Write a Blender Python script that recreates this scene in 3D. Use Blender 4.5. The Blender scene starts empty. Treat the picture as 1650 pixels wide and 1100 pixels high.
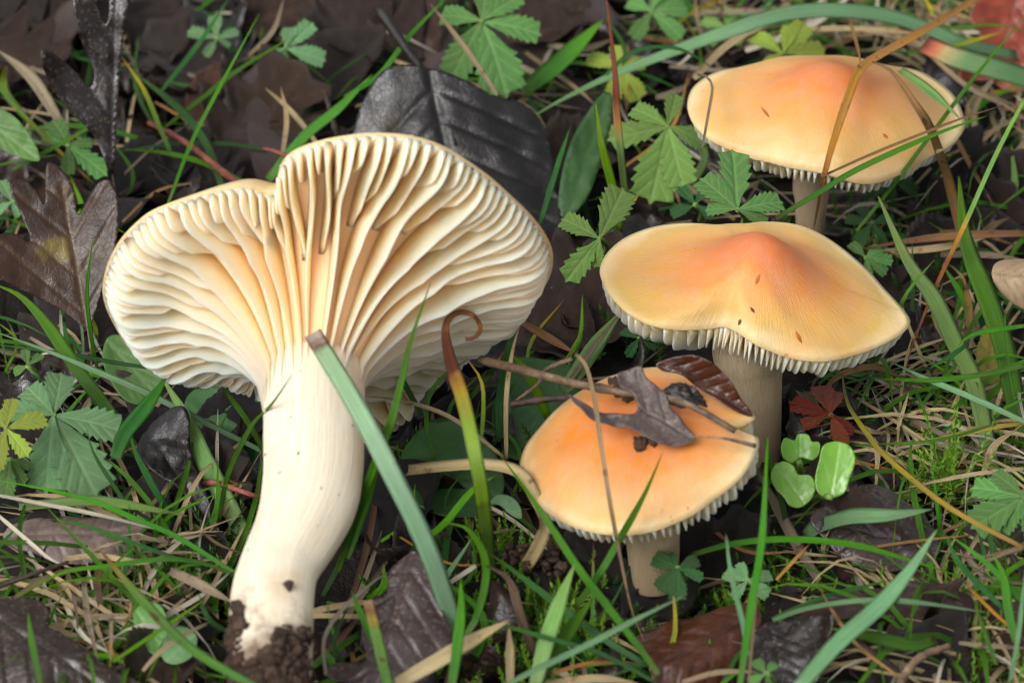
import bpy, bmesh, math, random
import numpy as np
from mathutils import Vector, Matrix, noise
from mathutils.geometry import delaunay_2d_cdt

rng = np.random.default_rng(11)
random.seed(11)
rad = math.radians
scene = bpy.context.scene
COL = scene.collection

# ------------------------------------------------------------------ camera
PITCH = rad(32.0)
DIST = 0.75                      # metres from lens to the ground point in the middle of the picture
FRAME_W = 0.165                  # picture width at that distance
PW, PH = 1650.0, 1100.0
FWD = np.array([0.0, math.cos(PITCH), -math.sin(PITCH)])
UPV = np.array([0.0, math.sin(PITCH), math.cos(PITCH)])
RGT = np.array([1.0, 0.0, 0.0])
CAM = -FWD * DIST
cam_d = bpy.data.cameras.new('camera')
cam_d.sensor_width = 22.3
cam_d.lens = 22.3 * DIST / FRAME_W
cam_d.clip_start = 0.02
cam_d.clip_end = 500.0
cam_d.dof.use_dof = True
cam_d.dof.focus_distance = DIST - 0.026
cam_d.dof.aperture_fstop = 19.0
cam = bpy.data.objects.new('camera', cam_d)
cam.location = CAM
cam.rotation_euler = (math.pi / 2 - PITCH, 0, 0)
COL.objects.link(cam)
scene.camera = cam

# ------------------------------------------------------------------ sky and sun (overcast day)
SUN_EL, SUN_ROT = rad(43), rad(-138)
world = bpy.data.worlds.new('World')
scene.world = world
world.use_nodes = True
wn = world.node_tree
wn.nodes.clear()
sky = wn.nodes.new('ShaderNodeTexSky')
sky.sky_type = 'NISHITA'
sky.sun_disc = False
sky.sun_elevation = SUN_EL
sky.sun_rotation = SUN_ROT
sky.air_density = 1.0
sky.dust_density = 4.0
hs = wn.nodes.new('ShaderNodeHueSaturation')
hs.inputs['Saturation'].default_value = 0.14      # grey cloud cover
bg = wn.nodes.new('ShaderNodeBackground')
bg.inputs['Strength'].default_value = 0.15
wo = wn.nodes.new('ShaderNodeOutputWorld')
wn.links.new(sky.outputs[0], hs.inputs['Color'])
wn.links.new(hs.outputs[0], bg.inputs['Color'])
wn.links.new(bg.outputs[0], wo.inputs['Surface'])
sun_d = bpy.data.lights.new('sun', 'SUN')
sun_d.energy = 1.5
sun_d.angle = rad(35)
sun_d.color = (1.0, 0.975, 0.94)
sun = bpy.data.objects.new('sun', sun_d)
# direction to the sun: azimuth measured from +Y clockwise (sky convention), elevation
_az = SUN_ROT
SD = Vector((math.sin(_az) * math.cos(SUN_EL), math.cos(_az) * math.cos(SUN_EL), math.sin(SUN_EL)))
sun.rotation_euler = SD.to_track_quat('Z', 'Y').to_euler()
sun.location = SD * 2
COL.objects.link(sun)

vs = scene.view_settings
vs.view_transform = 'Standard'
vs.look = 'None'
vs.gamma = 1.0
vs.use_curve_mapping = False
vs.exposure = 0.2
scene.render.engine = 'CYCLES'
scene.cycles.use_denoising = True
scene.cycles.max_bounces = 7
scene.cycles.diffuse_bounces = 4
scene.cycles.filter_width = 1.1
scene.cycles.adaptive_threshold = 0.02
scene.cycles.transparent_max_bounces = 4
scene.cycles.caustics_reflective = False
scene.cycles.caustics_refractive = False

# ------------------------------------------------------------------ pixel -> place
MM = 0.001
PXM = FRAME_W / PW               # metres per picture pixel at DIST


def ray(px, py):
    d = FWD + RGT * ((px - PW / 2) * PXM / DIST) - UPV * ((py - PH / 2) * PXM / DIST)
    return d                                     # scaled so that depth along FWD is 1


def at_z(px, py, h):
    """point seen at a pixel, at height h (mm) above the ground"""
    d = ray(px, py)
    k = (h * MM - CAM[2]) / d[2]
    return CAM + d * k


def at_plane(px, py, o, n):
    d = ray(px, py)
    k = np.dot(np.asarray(o) - CAM, n) / np.dot(d, n)
    return CAM + d * k


def pxsize(p):
    """metres per pixel at a point"""
    return np.dot(np.asarray(p) - CAM, FWD) * PXM / DIST


def to_px(p):
    q = np.asarray(p) - CAM
    w = np.dot(q, FWD)
    return (PW / 2 + np.dot(q, RGT) / w * DIST / PXM, PH / 2 - np.dot(q, UPV) / w * DIST / PXM)


def catmull(pts, n):
    """smooth resample of an N x k polyline to n points"""
    p = np.asarray(pts, float)
    if len(p) == 2:
        t = np.linspace(0, 1, n)[:, None]
        return p[0] * (1 - t) + p[1] * t
    q = np.vstack([2 * p[0] - p[1], p, 2 * p[-1] - p[-2]])
    seg = np.linalg.norm(np.diff(p, axis=0), axis=1) + 1e-9
    cum = np.concatenate([[0], np.cumsum(seg)])
    out = []
    for s in np.linspace(0, cum[-1], n):
        i = min(max(np.searchsorted(cum, s, 'right') - 1, 0), len(p) - 2)
        t = (s - cum[i]) / seg[i]
        a, b, c, d = q[i], q[i + 1], q[i + 2], q[i + 3]
        out.append(0.5 * ((2 * b) + (-a + c) * t + (2 * a - 5 * b + 4 * c - d) * t * t + (-a + 3 * b - 3 * c + d) * t ** 3))
    return np.array(out)


def S(r, g, b):
    """sRGB 0-255 -> linear"""
    f = lambda c: (c / 255 / 12.92) if c <= 10.3 else ((c / 255 + 0.055) / 1.055) ** 2.4
    return (f(r), f(g), f(b), 1.0)


# ------------------------------------------------------------------ materials
class NT:
    def __init__(self, name):
        self.m = bpy.data.materials.new(name)
        self.m.use_nodes = True
        self.t = self.m.node_tree
        self.t.nodes.clear()
        self.out = self.t.nodes.new('ShaderNodeOutputMaterial')

    def n(self, typ, **kw):
        nd = self.t.nodes.new(typ)
        for k, v in kw.items():
            setattr(nd, k, v)
        return nd

    def l(self, a, b):
        self.t.links.new(a, b)

    def set(self, sock, v):
        if hasattr(v, 'is_linked') or isinstance(v, bpy.types.NodeSocket):
            self.l(v, sock)
        else:
            sock.default_value = v

    def coord(self, what='Object'):
        return self.n('ShaderNodeTexCoord').outputs[what]

    def mapping(self, vec, scale):
        mp = self.n('ShaderNodeMapping')
        self.l(vec, mp.inputs['Vector'])
        mp.inputs['Scale'].default_value = scale if hasattr(scale, '__len__') else (scale,) * 3
        return mp.outputs[0]

    def noise(self, scale, detail=3, vec=None, rough=0.55, dist=0.0):
        nd = self.n('ShaderNodeTexNoise')
        nd.inputs['Scale'].default_value = scale
        nd.inputs['Detail'].default_value = detail
        nd.inputs['Roughness'].default_value = rough
        nd.inputs['Distortion'].default_value = dist
        self.l(vec if vec is not None else self.coord(), nd.inputs['Vector'])
        return nd.outputs['Fac']

    def ramp(self, fac, stops, interp='LINEAR'):
        nd = self.n('ShaderNodeValToRGB')
        cr = nd.color_ramp
        cr.interpolation = interp
        while len(cr.elements) < len(stops):
            cr.elements.new(0.5)
        for e, (p, c) in zip(cr.elements, stops):
            e.position = p
            e.color = c if hasattr(c, '__len__') else (c, c, c, 1)
        self.l(fac, nd.inputs[0])
        return nd.outputs[0]

    def attr(self, name):
        nd = self.n('ShaderNodeAttribute', attribute_name=name)
        return nd.outputs['Fac']

    def mix(self, fac, a, b, mode='MIX'):
        nd = self.n('ShaderNodeMix', data_type='RGBA', blend_type=mode)
        self.set(nd.inputs[0], fac)
        self.set(nd.inputs[6], a)
        self.set(nd.inputs[7], b)
        return nd.outputs[2]

    def math(self, op, a, b=0.0, clamp=False):
        nd = self.n('ShaderNodeMath', operation=op, use_clamp=clamp)
        self.set(nd.inputs[0], a)
        self.set(nd.inputs[1], b)
        return nd.outputs[0]

    def rnd(self):
        return self.n('ShaderNodeObjectInfo').outputs['Random']

    def hsv(self, col, h=0.5, s=1.0, v=1.0):
        nd = self.n('ShaderNodeHueSaturation')
        self.set(nd.inputs['Hue'], h)
        self.set(nd.inputs['Saturation'], s)
        self.set(nd.inputs['Value'], v)
        self.set(nd.inputs['Color'], col)
        return nd.outputs[0]

    def bump(self, h, dist, strength=1.0):
        nd = self.n('ShaderNodeBump')
        nd.inputs['Strength'].default_value = strength
        nd.inputs['Distance'].default_value = dist
        self.l(h, nd.inputs['Height'])
        return nd.outputs[0]

    def pbr(self, col, rough=0.5, spec=0.5, normal=None, sss=0.0, sss_r=(1, .5, .25), sss_s=0.001, coat=0.0, coat_r=0.1):
        b = self.n('ShaderNodeBsdfPrincipled')
        self.set(b.inputs['Base Color'], col)
        self.set(b.inputs['Roughness'], rough)
        self.set(b.inputs['Specular IOR Level'], spec)
        if normal is not None:
            self.l(normal, b.inputs['Normal'])
            if coat != 0:
                self.l(normal, b.inputs['Coat Normal'])
        if sss:
            b.inputs['Subsurface Weight'].default_value = sss
            b.inputs['Subsurface Radius'].default_value = sss_r
            b.inputs['Subsurface Scale'].default_value = sss_s
        self.set(b.inputs['Coat Weight'], coat)
        self.set(b.inputs['Coat Roughness'], coat_r)
        return b.outputs[0]

    def done(self, sh):
        self.l(sh, self.out.inputs['Surface'])
        return self.m

    def leafy(self, sh, col, amount=0.3):
        tr = self.n('ShaderNodeBsdfTranslucent')
        self.set(tr.inputs['Color'], col)
        mx = self.n('ShaderNodeMixShader')
        mx.inputs[0].default_value = amount
        self.l(sh, mx.inputs[1])
        self.l(tr.outputs[0], mx.inputs[2])
        return mx.outputs[0]


M = {}


def blade_material(name, stops, rough=0.42, trans=0.3, vein=0.45, blotch=None, hue=0.03, spec=0.45):
    """stops: colours from base (s=0) to tip (s=1)"""
    t = NT(name)
    s, c = t.attr('s'), t.attr('c')
    ob = t.coord()
    wob = t.noise(260, 3, ob)
    sj = t.math('ADD', s, t.math('MULTIPLY', t.math('SUBTRACT', wob, 0.5), 0.12))
    col = t.ramp(sj, stops)
    # parallel veins along the blade
    cv = t.n('ShaderNodeCombineXYZ')
    t.l(t.math('MULTIPLY', c, 11.0), cv.inputs[0])
    t.l(t.math('MULTIPLY', s, 1.6), cv.inputs[1])
    t.l(t.math('MULTIPLY', t.rnd(), 50.0), cv.inputs[2])
    vn = t.noise(1.6, 4, cv.outputs[0], 0.7)
    vr = t.ramp(vn, [(0.32, 0.4), (0.5, 1.0), (0.68, 1.35)])
    col = t.mix(vein, col, t.mix(1.0, col, vr, 'MULTIPLY'))
    blot = t.noise(420, 4, ob, 0.6)
    spk = t.noise(1400, 2, ob)
    col = t.mix(t.math('MULTIPLY', t.ramp(spk, [(0.70, 0), (0.74, 1)]), 0.55), col, S(112, 84, 50))
    if blotch:
        col = t.mix(t.ramp(blot, [(0.60, 0), (0.70, 1)]), col, blotch)
    big = t.noise(90, 2, ob)
    r = t.rnd()
    col = t.hsv(col, t.math('ADD', 0.5 - hue / 2, t.math('MULTIPLY', r, hue)), t.math('ADD', 1.0 if name in ('grass_green', 'grass_dark', 'grass_bright') else 0.88, t.math('MULTIPLY', big, 0.3)),
                t.math('ADD', 0.44, t.math('ADD', t.math('MULTIPLY', r, 0.42), t.math('MULTIPLY', big, 0.36))))
    nrm = t.bump(vn, 0.00025, 0.8)
    sh = t.pbr(col, t.math('ADD', rough - 0.1, t.math('MULTIPLY', blot, 0.2)), spec, nrm)
    if trans:
        sh = t.leafy(sh, col, trans)
    M[name] = t.done(sh)


G1, G2, G3 = S(88, 142, 62), S(104, 160, 66), S(132, 176, 84)
blade_material('grass_green', [(0, S(120, 150, 80)), (0.15, G1), (0.75, G2), (1, S(118, 168, 62))])
blade_material('grass_bluish', [(0, S(124, 166, 112)), (0.2, S(124, 168, 120)), (0.8, S(134, 178, 128)), (1, S(142, 180, 118))], rough=0.36, vein=0.55, trans=0.2)
blade_material('grass_dark', [(0, S(70, 112, 62)), (0.5, S(62, 112, 56)), (1, S(80, 128, 60))], trans=0.2)
blade_material('grass_pale', [(0, S(150, 178, 112)), (0.5, S(136, 180, 100)), (1, S(156, 188, 104))])
blade_material('grass_bright', [(0, S(126, 176, 62)), (0.5, S(122, 182, 56)), (1, S(158, 196, 70))])
blade_material('grass_brown_tip', [(0, S(96, 150, 66)), (0.68, S(116, 158, 66)), (0.80, S(172, 150, 70)), (0.90, S(140, 96, 62)), (1, S(196, 166, 128))], vein=0.45, blotch=S(110, 70, 44))
blade_material('grass_cut_tip', [(0, S(150, 188, 148)), (0.5, S(158, 196, 156)), (0.93, S(166, 198, 152)), (0.965, S(120, 84, 74)), (1, S(206, 192, 176))], rough=0.36, vein=0.6, trans=0.2)
blade_material('grass_yellow_tip', [(0, S(104, 156, 66)), (0.5, S(150, 176, 60)), (0.75, S(212, 190, 56)), (1, S(196, 150, 70))])
blade_material('grass_yellow', [(0, S(196, 160, 80)), (0.4, S(206, 184, 70)), (0.8, S(190, 190, 70)), (1, S(176, 140, 84))])
blade_material('grass_red_tip', [(0, S(112, 164, 108)), (0.62, S(132, 172, 110)), (0.8, S(206, 186, 130)), (0.9, S(220, 130, 104)), (1, S(120, 60, 56))], vein=0.4)
blade_material('grass_half_brown', [(0, S(150, 190, 90)), (0.42, S(122, 168, 84)), (0.5, S(206, 150, 62)), (0.6, S(140, 78, 44)), (1, S(176, 112, 66))], vein=0.5, trans=0.1)
blade_material('grass_curled', [(0, S(110, 162, 62)), (0.5, S(150, 182, 64)), (0.59, S(190, 150, 60)), (0.64, S(104, 56, 44)), (0.78, S(120, 80, 62)), (0.84, S(176, 130, 84)), (1, S(132, 92, 58))], vein=0.7, trans=0.1)
blade_material('straw_tan', [(0, S(196, 172, 132)), (0.5, S(206, 184, 142)), (1, S(196, 170, 128))], rough=0.5, trans=0.15, vein=0.5, blotch=S(140, 108, 74), hue=0.02)
blade_material('straw_brown', [(0, S(158, 120, 78)), (0.5, S(176, 136, 88)), (1, S(150, 110, 72))], rough=0.5, trans=0.1, vein=0.6, blotch=S(94, 62, 40), hue=0.02)
blade_material('straw_grey', [(0, S(150, 134, 112)), (0.5, S(162, 146, 122)), (1, S(140, 122, 100))], rough=0.6, trans=0.1, vein=0.5, blotch=S(92, 74, 58), hue=0.02)
blade_material('straw_dark', [(0, S(96, 74, 56)), (0.5, S(112, 88, 64)), (1, S(90, 68, 50))], rough=0.45, trans=0.0, vein=0.6, hue=0.02)
blade_material('straw_white', [(0, S(226, 216, 192)), (1, S(232, 224, 204))], rough=0.5, trans=0.2, vein=0.3, hue=0.01)
blade_material('straw_orange', [(0, S(190, 140, 74)), (0.5, S(206, 152, 72)), (1, S(180, 120, 66))], rough=0.45, trans=0.1, vein=0.5, blotch=S(120, 76, 44), hue=0.02)


def mushroom_materials():
    # gills: waxy cream
    t = NT('gill_cream')
    ob = t.coord()
    d, tt = t.attr('d'), t.attr('t')            # d: 0 at the flesh, 1 at the free edge; t: 0 at the stem, 1 at the margin
    n = t.noise(120, 3, ob)
    c = t.mix(t.ramp(d, [(0.0, 0), (0.6, 1)]), S(247, 198, 140), S(251, 228, 192))
    c = t.mix(t.math('MULTIPLY', t.ramp(tt, [(0.0, 1), (0.5, 0.0)]), 0.25), c, S(247, 208, 166))
    c = t.mix(t.ramp(tt, [(0.86, 0), (1.0, 0.35)]), c, S(250, 238, 216))
    c = t.hsv(c, 0.5, t.math('ADD', 0.9, t.math('MULTIPLY', n, 0.2)), 1.0)
    spk = t.noise(900, 2, ob)
    c = t.mix(t.math('MULTIPLY', t.ramp(spk, [(0.74, 0), (0.78, 1)]), 0.5), c, S(190, 140, 96))
    M['gill'] = t.done(t.pbr(c, 0.5, 0.3, t.bump(t.noise(700, 3, ob), 0.00012, 0.5), sss=0.9, sss_r=(1.0, 0.65, 0.4), sss_s=0.0034))
    # flesh between the gills
    t = NT('flesh_apricot')
    tt = t.attr('t')
    c = t.ramp(tt, [(0.0, S(250, 208, 162)), (0.45, S(250, 212, 166)), (0.85, S(251, 230, 196)), (1.0, S(251, 240, 220))])
    M['flesh'] = t.done(t.pbr(c, 0.5, 0.3, t.bump(t.noise(500, 3), 0.0001, 0.5), sss=0.5, sss_r=(1.0, 0.5, 0.25), sss_s=0.002))
    # cap skins
    for nm, centre, mid, edge, orange in (('cap_skin_pale', S(222, 132, 74), S(221, 154, 88), S(217, 178, 108), 0.5),
                                          ('cap_skin_orange', S(220, 128, 62), S(221, 140, 70), S(225, 172, 108), 0.62),
                                          ('cap_skin_apricot', S(222, 126, 72), S(220, 152, 84), S(214, 178, 104), 0.55)):
        t = NT(nm)
        ob = t.coord()
        tt, th = t.attr('t'), t.attr('th')
        n1 = t.noise(70, 3, ob, 0.6, 0.6)
        tj = t.math('ADD', tt, t.math('MULTIPLY', t.math('SUBTRACT', n1, 0.5), 0.32))
        c = t.ramp(tj, [(0.0, centre), (0.22, centre), (orange, mid), (0.9, edge), (1.0, S(238, 212, 160))])
        # pale silky fibrils running outwards
        cv = t.n('ShaderNodeCombineXYZ')
        t.l(t.math('MULTIPLY', th, 16.0), cv.inputs[0])
        t.l(t.math('MULTIPLY', tt, 2.2), cv.inputs[1])
        fib = t.noise(3.0, 4, cv.outputs[0], 0.7)
        c = t.mix(t.math('MULTIPLY', t.ramp(fib, [(0.5, 0), (0.8, 1)]), 0.18), c, S(246, 212, 158))
        mot = t.noise(260, 4, ob, 0.65)
        c = t.hsv(c, 0.5, t.math('ADD', 0.82, t.math('MULTIPLY', mot, 0.36)), t.math('ADD', 0.88, t.math('MULTIPLY', mot, 0.2)))
        wet = t.noise(38, 4, ob, 0.6, 0.8)
        c = t.mix(t.math('MULTIPLY', t.ramp(wet, [(0.45, 0), (0.7, 1)]), 0.3), c, S(216, 138, 78))
        spk = t.noise(620, 2, ob)
        c = t.mix(t.math('MULTIPLY', t.ramp(spk, [(0.735, 0), (0.765, 1)]), 0.55), c, S(176, 104, 58))
        hgt = t.math('ADD', t.math('MULTIPLY', fib, 0.7), t.math('ADD', t.math('MULTIPLY', t.noise(1100, 4, ob, 0.7), 0.3), t.math('MULTIPLY', t.noise(180, 4, ob, 0.6), 0.9)))
        M[nm] = t.done(t.pbr(c, t.math('ADD', 0.3, t.math('MULTIPLY', mot, 0.2)), 0.45, t.bump(hgt, 0.0003, 0.6), sss=0.22, sss_r=(1.0, 0.45, 0.2), sss_s=0.0022))
    # stems
    for nm, a, b, dirt in (('stem_white', S(254, 244, 224), S(240, 212, 164), 1), ('stem_cream_shaded', S(196, 178, 148), S(170, 146, 112), 0)):  # upright stems: tan tone darkened to hold the shade under their caps
        t = NT(nm)
        ob = t.coord()
        s, th = t.attr('s'), t.attr('th')
        cv = t.n('ShaderNodeCombineXYZ')
        t.l(t.math('MULTIPLY', th, 14.0), cv.inputs[0])
        t.l(t.math('MULTIPLY', s, 3.0), cv.inputs[1])
        fib = t.noise(2.6, 5, cv.outputs[0], 0.7, 0.4)
        cv2 = t.n('ShaderNodeCombineXYZ')
        t.l(t.math('MULTIPLY', th, 60.0), cv2.inputs[0])
        t.l(t.math('MULTIPLY', s, 4.0), cv2.inputs[1])
        fine = t.noise(1.5, 4, cv2.outputs[0], 0.7, 0.3)
        c = t.mix(t.ramp(fib, [(0.42, 0), (0.74, 0.8)]), a, b)
        c = t.mix(t.math('MULTIPLY', t.ramp(fine, [(0.48, 0), (0.7, 1)]), 0.4), c, S(232, 204, 158))
        st = t.noise(95, 4, ob, 0.6)
        c = t.mix(t.math('MULTIPLY', t.ramp(st, [(0.56, 0), (0.72, 1)]), 0.4), c, S(226, 186, 128))
        if dirt:
            c = t.mix(t.ramp(t.math('ADD', s, t.math('MULTIPLY', t.math('SUBTRACT', t.noise(150, 5, ob, 0.65), 0.5), 0.55)), [(0.76, 0), (0.9, 0.9)]), c, S(112, 84, 62))
            c = t.mix(t.math('MULTIPLY', t.ramp(s, [(0.14, 1), (0.3, 0)]), 0.35), c, S(248, 220, 178))
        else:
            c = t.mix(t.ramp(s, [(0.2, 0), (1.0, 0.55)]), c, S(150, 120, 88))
        spk = t.noise(700, 2, ob)
        c = t.mix(t.math('MULTIPLY', t.ramp(spk, [(0.725, 0), (0.75, 1)]), 0.7), c, S(140, 84, 50))
        hgt = t.math('ADD', fib, t.math('MULTIPLY', fine, 0.4))
        M[nm] = t.done(t.pbr(c, 0.5, 0.35, t.bump(hgt, 0.0005, 0.7), sss=0.2, sss_r=(1.0, 0.6, 0.35), sss_s=0.0018))
    t = NT('tear_orange')
    M['tear'] = t.done(t.pbr(t.ramp(t.noise(600, 2), [(0.3, S(150, 74, 26)), (0.7, S(196, 112, 50))]), 0.6, 0.3))
    t = NT('tear_brown')
    M['tear_dark'] = t.done(t.pbr(t.ramp(t.noise(600, 2), [(0.3, S(70, 34, 16)), (0.7, S(120, 62, 30))]), 0.6, 0.3))


mushroom_materials()


def leaf_material(name, cols, rough=0.35, veincol=None, trans=0.0, spots=None, coat=0.3, veinmix=0.6, fuzz=0.0, bump=0.0003):
    dim = 0.80 if name.startswith('herb') or name in ('leaf_tan', 'leaf_yellow') else {'leaf_grey': 0.6, 'leaf_purple': 0.44, 'leaf_red': 0.8, 'leaf_rust': 0.42}.get(name, 0.34)
    t = NT(name)
    ob = t.coord()
    n1 = t.noise(60, 5, ob, 0.62, 0.5)
    n2 = t.noise(330, 5, ob, 0.68)
    f = t.math('ADD', t.math('MULTIPLY', n1, 0.62), t.math('MULTIPLY', n2, 0.38))
    k = len(cols)
    c = t.ramp(f, [(0.34 + 0.32 * i / (k - 1), cols[i]) for i in range(k)])
    if spots:
        c = t.mix(t.ramp(t.noise(75, 3, ob, 0.5, 0.3), [(0.58, 0), (0.66, 0.85)]), c, spots)
    v = t.attr('vein')
    if veincol:
        c = t.mix(t.math('MULTIPLY', v, veinmix, True), c, veincol)
    r = t.rnd()
    c = t.hsv(c, t.math('ADD', 0.488, t.math('MULTIPLY', r, 0.024)), 1.0, t.math('ADD', dim - 0.2, t.math('MULTIPLY', r, 0.45 if dim > 0.5 else 0.3)))
    if fuzz:
        c = t.mix(t.math('MULTIPLY', t.ramp(t.noise(1500, 3, ob), [(0.55, 0), (0.75, 1)]), fuzz), c, S(176, 160, 146))
    hgt = t.math('SUBTRACT', t.math('ADD', t.math('MULTIPLY', n2, 0.7), t.math('MULTIPLY', n1, 0.8)), t.math('MULTIPLY', v, 0.35))
    cell = t.n('ShaderNodeTexVoronoi', feature='DISTANCE_TO_EDGE')
    cell.inputs['Scale'].default_value = 1000
    t.l(ob, cell.inputs['Vector'])
    hgt = t.math('ADD', hgt, t.math('MULTIPLY', t.ramp(cell.outputs['Distance'], [(0, 0), (0.12, 1)]), 0.09))
    rr = t.math('ADD', rough - 0.12, t.math('MULTIPLY', n2, 0.3))
    if coat:
        coat = t.math('MULTIPLY', t.ramp(t.noise(110, 3, ob, 0.5, 0.5), [(0.45, 0.1), (0.62, 1)]), min(1.0, coat * 2.5))
    sh = t.pbr(c, rr, 0.45, t.bump(hgt, bump, 0.8), coat=coat, coat_r=0.1)
    if trans:
        sh = t.leafy(sh, c, trans)
    M[name] = t.done(sh)


leaf_material('leaf_black', [S(22, 19, 20), S(38, 33, 33), S(58, 48, 44)], 0.4, S(20, 17, 17), coat=0.15, spots=S(92, 76, 60))
leaf_material('leaf_dark', [S(44, 32, 28), S(66, 48, 42), S(92, 70, 62)], 0.38, S(44, 32, 28), coat=0.25, fuzz=0.2)
leaf_material('leaf_brown', [S(52, 32, 24), S(86, 54, 38), S(118, 78, 54)], 0.34, S(126, 92, 66), coat=0.3)
leaf_material('leaf_spotted', [S(50, 30, 22), S(78, 46, 32), S(100, 62, 38)], 0.42, S(128, 92, 58), spots=S(168, 140, 48), coat=0.12)
leaf_material('leaf_grey', [S(92, 78, 74), S(120, 102, 96), S(150, 134, 126)], 0.46, S(132, 112, 100), coat=0.1, fuzz=0.3)
leaf_material('leaf_purple', [S(74, 58, 58), S(104, 84, 82), S(134, 114, 110)], 0.4, S(124, 98, 90), coat=0.2, fuzz=0.3)
leaf_material('leaf_rust', [S(84, 44, 26), S(126, 70, 40), S(158, 98, 58)], 0.36, S(90, 52, 34), coat=0.25)
leaf_material('leaf_red', [S(92, 34, 26), S(140, 56, 36), S(176, 86, 52)], 0.42, S(120, 60, 44), coat=0.1)
leaf_material('leaf_tan', [S(150, 126, 92), S(186, 162, 124), S(208, 188, 152)], 0.5, S(132, 100, 66), coat=0.05)
leaf_material('leaf_yellow', [S(150, 146, 50), S(182, 172, 62), S(196, 180, 80)], 0.5, S(120, 110, 50), coat=0.05, trans=0.2)
leaf_material('herb_green', [S(84, 132, 66), S(104, 156, 78), S(122, 172, 90)], 0.48, S(146, 186, 112), trans=0.25, coat=0.0, veinmix=0.75, bump=0.00016)
leaf_material('herb_blue', [S(96, 142, 96), S(116, 162, 108), S(134, 178, 120)], 0.46, S(152, 190, 132), trans=0.22, coat=0.0, veinmix=0.7, bump=0.00016)
leaf_material('herb_light', [S(110, 156, 66), S(136, 180, 84), S(158, 194, 102)], 0.48, S(172, 206, 124), trans=0.3, coat=0.0, veinmix=0.7, bump=0.00016)
leaf_material('herb_lime', [S(150, 182, 62), S(172, 194, 72), S(190, 204, 90)], 0.5, S(196, 206, 110), trans=0.3, coat=0.0, veinmix=0.6, bump=0.00016)
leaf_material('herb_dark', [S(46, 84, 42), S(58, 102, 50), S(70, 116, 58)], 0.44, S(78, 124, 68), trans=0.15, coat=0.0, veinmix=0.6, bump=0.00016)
leaf_material('herb_glossy', [S(116, 172, 58), S(136, 190, 66), S(152, 200, 78)], 0.3, S(160, 206, 96), trans=0.3, coat=0.35, veinmix=0.4, bump=0.0001)


def simple(name, cols, scale=200, rough=0.6, spec=0.4, bump=0.0004, trans=0.0, rvar=0.3, coat=0.0):
    t = NT(name)
    ob = t.coord()
    n = t.noise(scale, 5, ob, 0.65)
    k = len(cols)
    c = t.ramp(n, [(0.32 + 0.36 * i / (k - 1), cols[i]) for i in range(k)])
    c = t.hsv(c, 0.5, 1.0, t.math('ADD', 1 - rvar / 2, t.math('MULTIPLY', t.rnd(), rvar)))
    sh = t.pbr(c, rough, spec, t.bump(t.noise(scale * 4, 4, ob, 0.7), bump, 0.8), coat=coat)
    if trans:
        sh = t.leafy(sh, c, trans)
    M[name] = t.done(sh)


simple('soil', [S(14, 11, 10), S(25, 20, 16), S(36, 28, 23)], 160, 0.7, 0.3, 0.0012)
simple('soil_clod', [S(50, 38, 31), S(74, 57, 46), S(98, 78, 64)], 500, 0.75, 0.25, 0.0004)
simple('soil_dark', [S(48, 34, 26), S(70, 50, 38), S(92, 68, 52)], 500, 0.6, 0.35, 0.0004)
simple('twig', [S(74, 58, 46), S(112, 92, 74), S(146, 124, 102)], 400, 0.6, 0.3, 0.0003)
simple('twig_dark', [S(36, 28, 24), S(56, 44, 37), S(82, 66, 54)], 400, 0.45, 0.4, 0.0003)
simple('twig_red', [S(92, 48, 40), S(122, 68, 56), S(146, 88, 72)], 400, 0.5, 0.3, 0.0002)
simple('stalk_green', [S(110, 148, 70), S(132, 166, 84), S(150, 178, 98)], 300, 0.5, 0.4, 0.0001, 0.2)
simple('stalk_red', [S(120, 84, 66), S(150, 112, 84), S(160, 140, 92)], 300, 0.5, 0.4, 0.0001, 0.1)
simple('moss', [S(86, 130, 34), S(120, 164, 44), S(156, 190, 66)], 500, 0.45, 0.4, 0.0001, 0.3)
simple('moss_deep', [S(46, 82, 26), S(66, 106, 34), S(90, 128, 46)], 500, 0.45, 0.4, 0.0001, 0.25)
simple('stone', [S(66, 68, 72), S(96, 98, 102), S(130, 130, 132)], 260, 0.5, 0.45, 0.0005)
simple('twig_black', [S(16, 13, 12), S(26, 22, 20), S(40, 34, 31)], 400, 0.4, 0.45, 0.0003)

# ------------------------------------------------------------------ object helpers
def link(name, verts, faces, mat, parent=None, origin=None, attrs=None, smooth=True, fixn=False):
    me = bpy.data.meshes.new(name)
    v = np.asarray(verts, float)
    o = np.zeros(3) if origin is None else np.asarray(origin, float)
    me.from_pydata((v - o).tolist(), [], faces if isinstance(faces, list) else faces.tolist())
    if fixn:
        b = bmesh.new()
        b.from_mesh(me)
        bmesh.ops.recalc_face_normals(b, faces=b.faces)
        b.to_mesh(me)
        b.free()
    for k, a in (attrs or {}).items():
        at = me.attributes.new(k, 'FLOAT', 'POINT')
        at.data.foreach_set('value', np.asarray(a, np.float32).ravel())
    if smooth:
        me.polygons.foreach_set('use_smooth', [True] * len(me.polygons))
    if mat is not None:
        me.materials.append(M[mat] if isinstance(mat, str) else mat)
    me.update()
    ob = bpy.data.objects.new(name, me)
    COL.objects.link(ob)
    ob.location = o
    if parent is not None:
        ob.parent = parent
        ob.location = Vector(o) - parent_loc(parent)
    return ob


def parent_loc(p):
    loc = Vector((0, 0, 0))
    while p is not None:
        loc += p.location
        p = p.parent
    return loc


def child_mesh(name, me, parent, mat4):
    ob = bpy.data.objects.new(name, me)
    COL.objects.link(ob)
    ob.parent = parent
    ob.matrix_local = Matrix.Translation(-parent_loc(parent)) @ mat4
    return ob


def tag(o, label, cat, group=None):
    o['label'] = label
    o['category'] = cat
    if group:
        o['group'] = group
    return o


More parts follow.
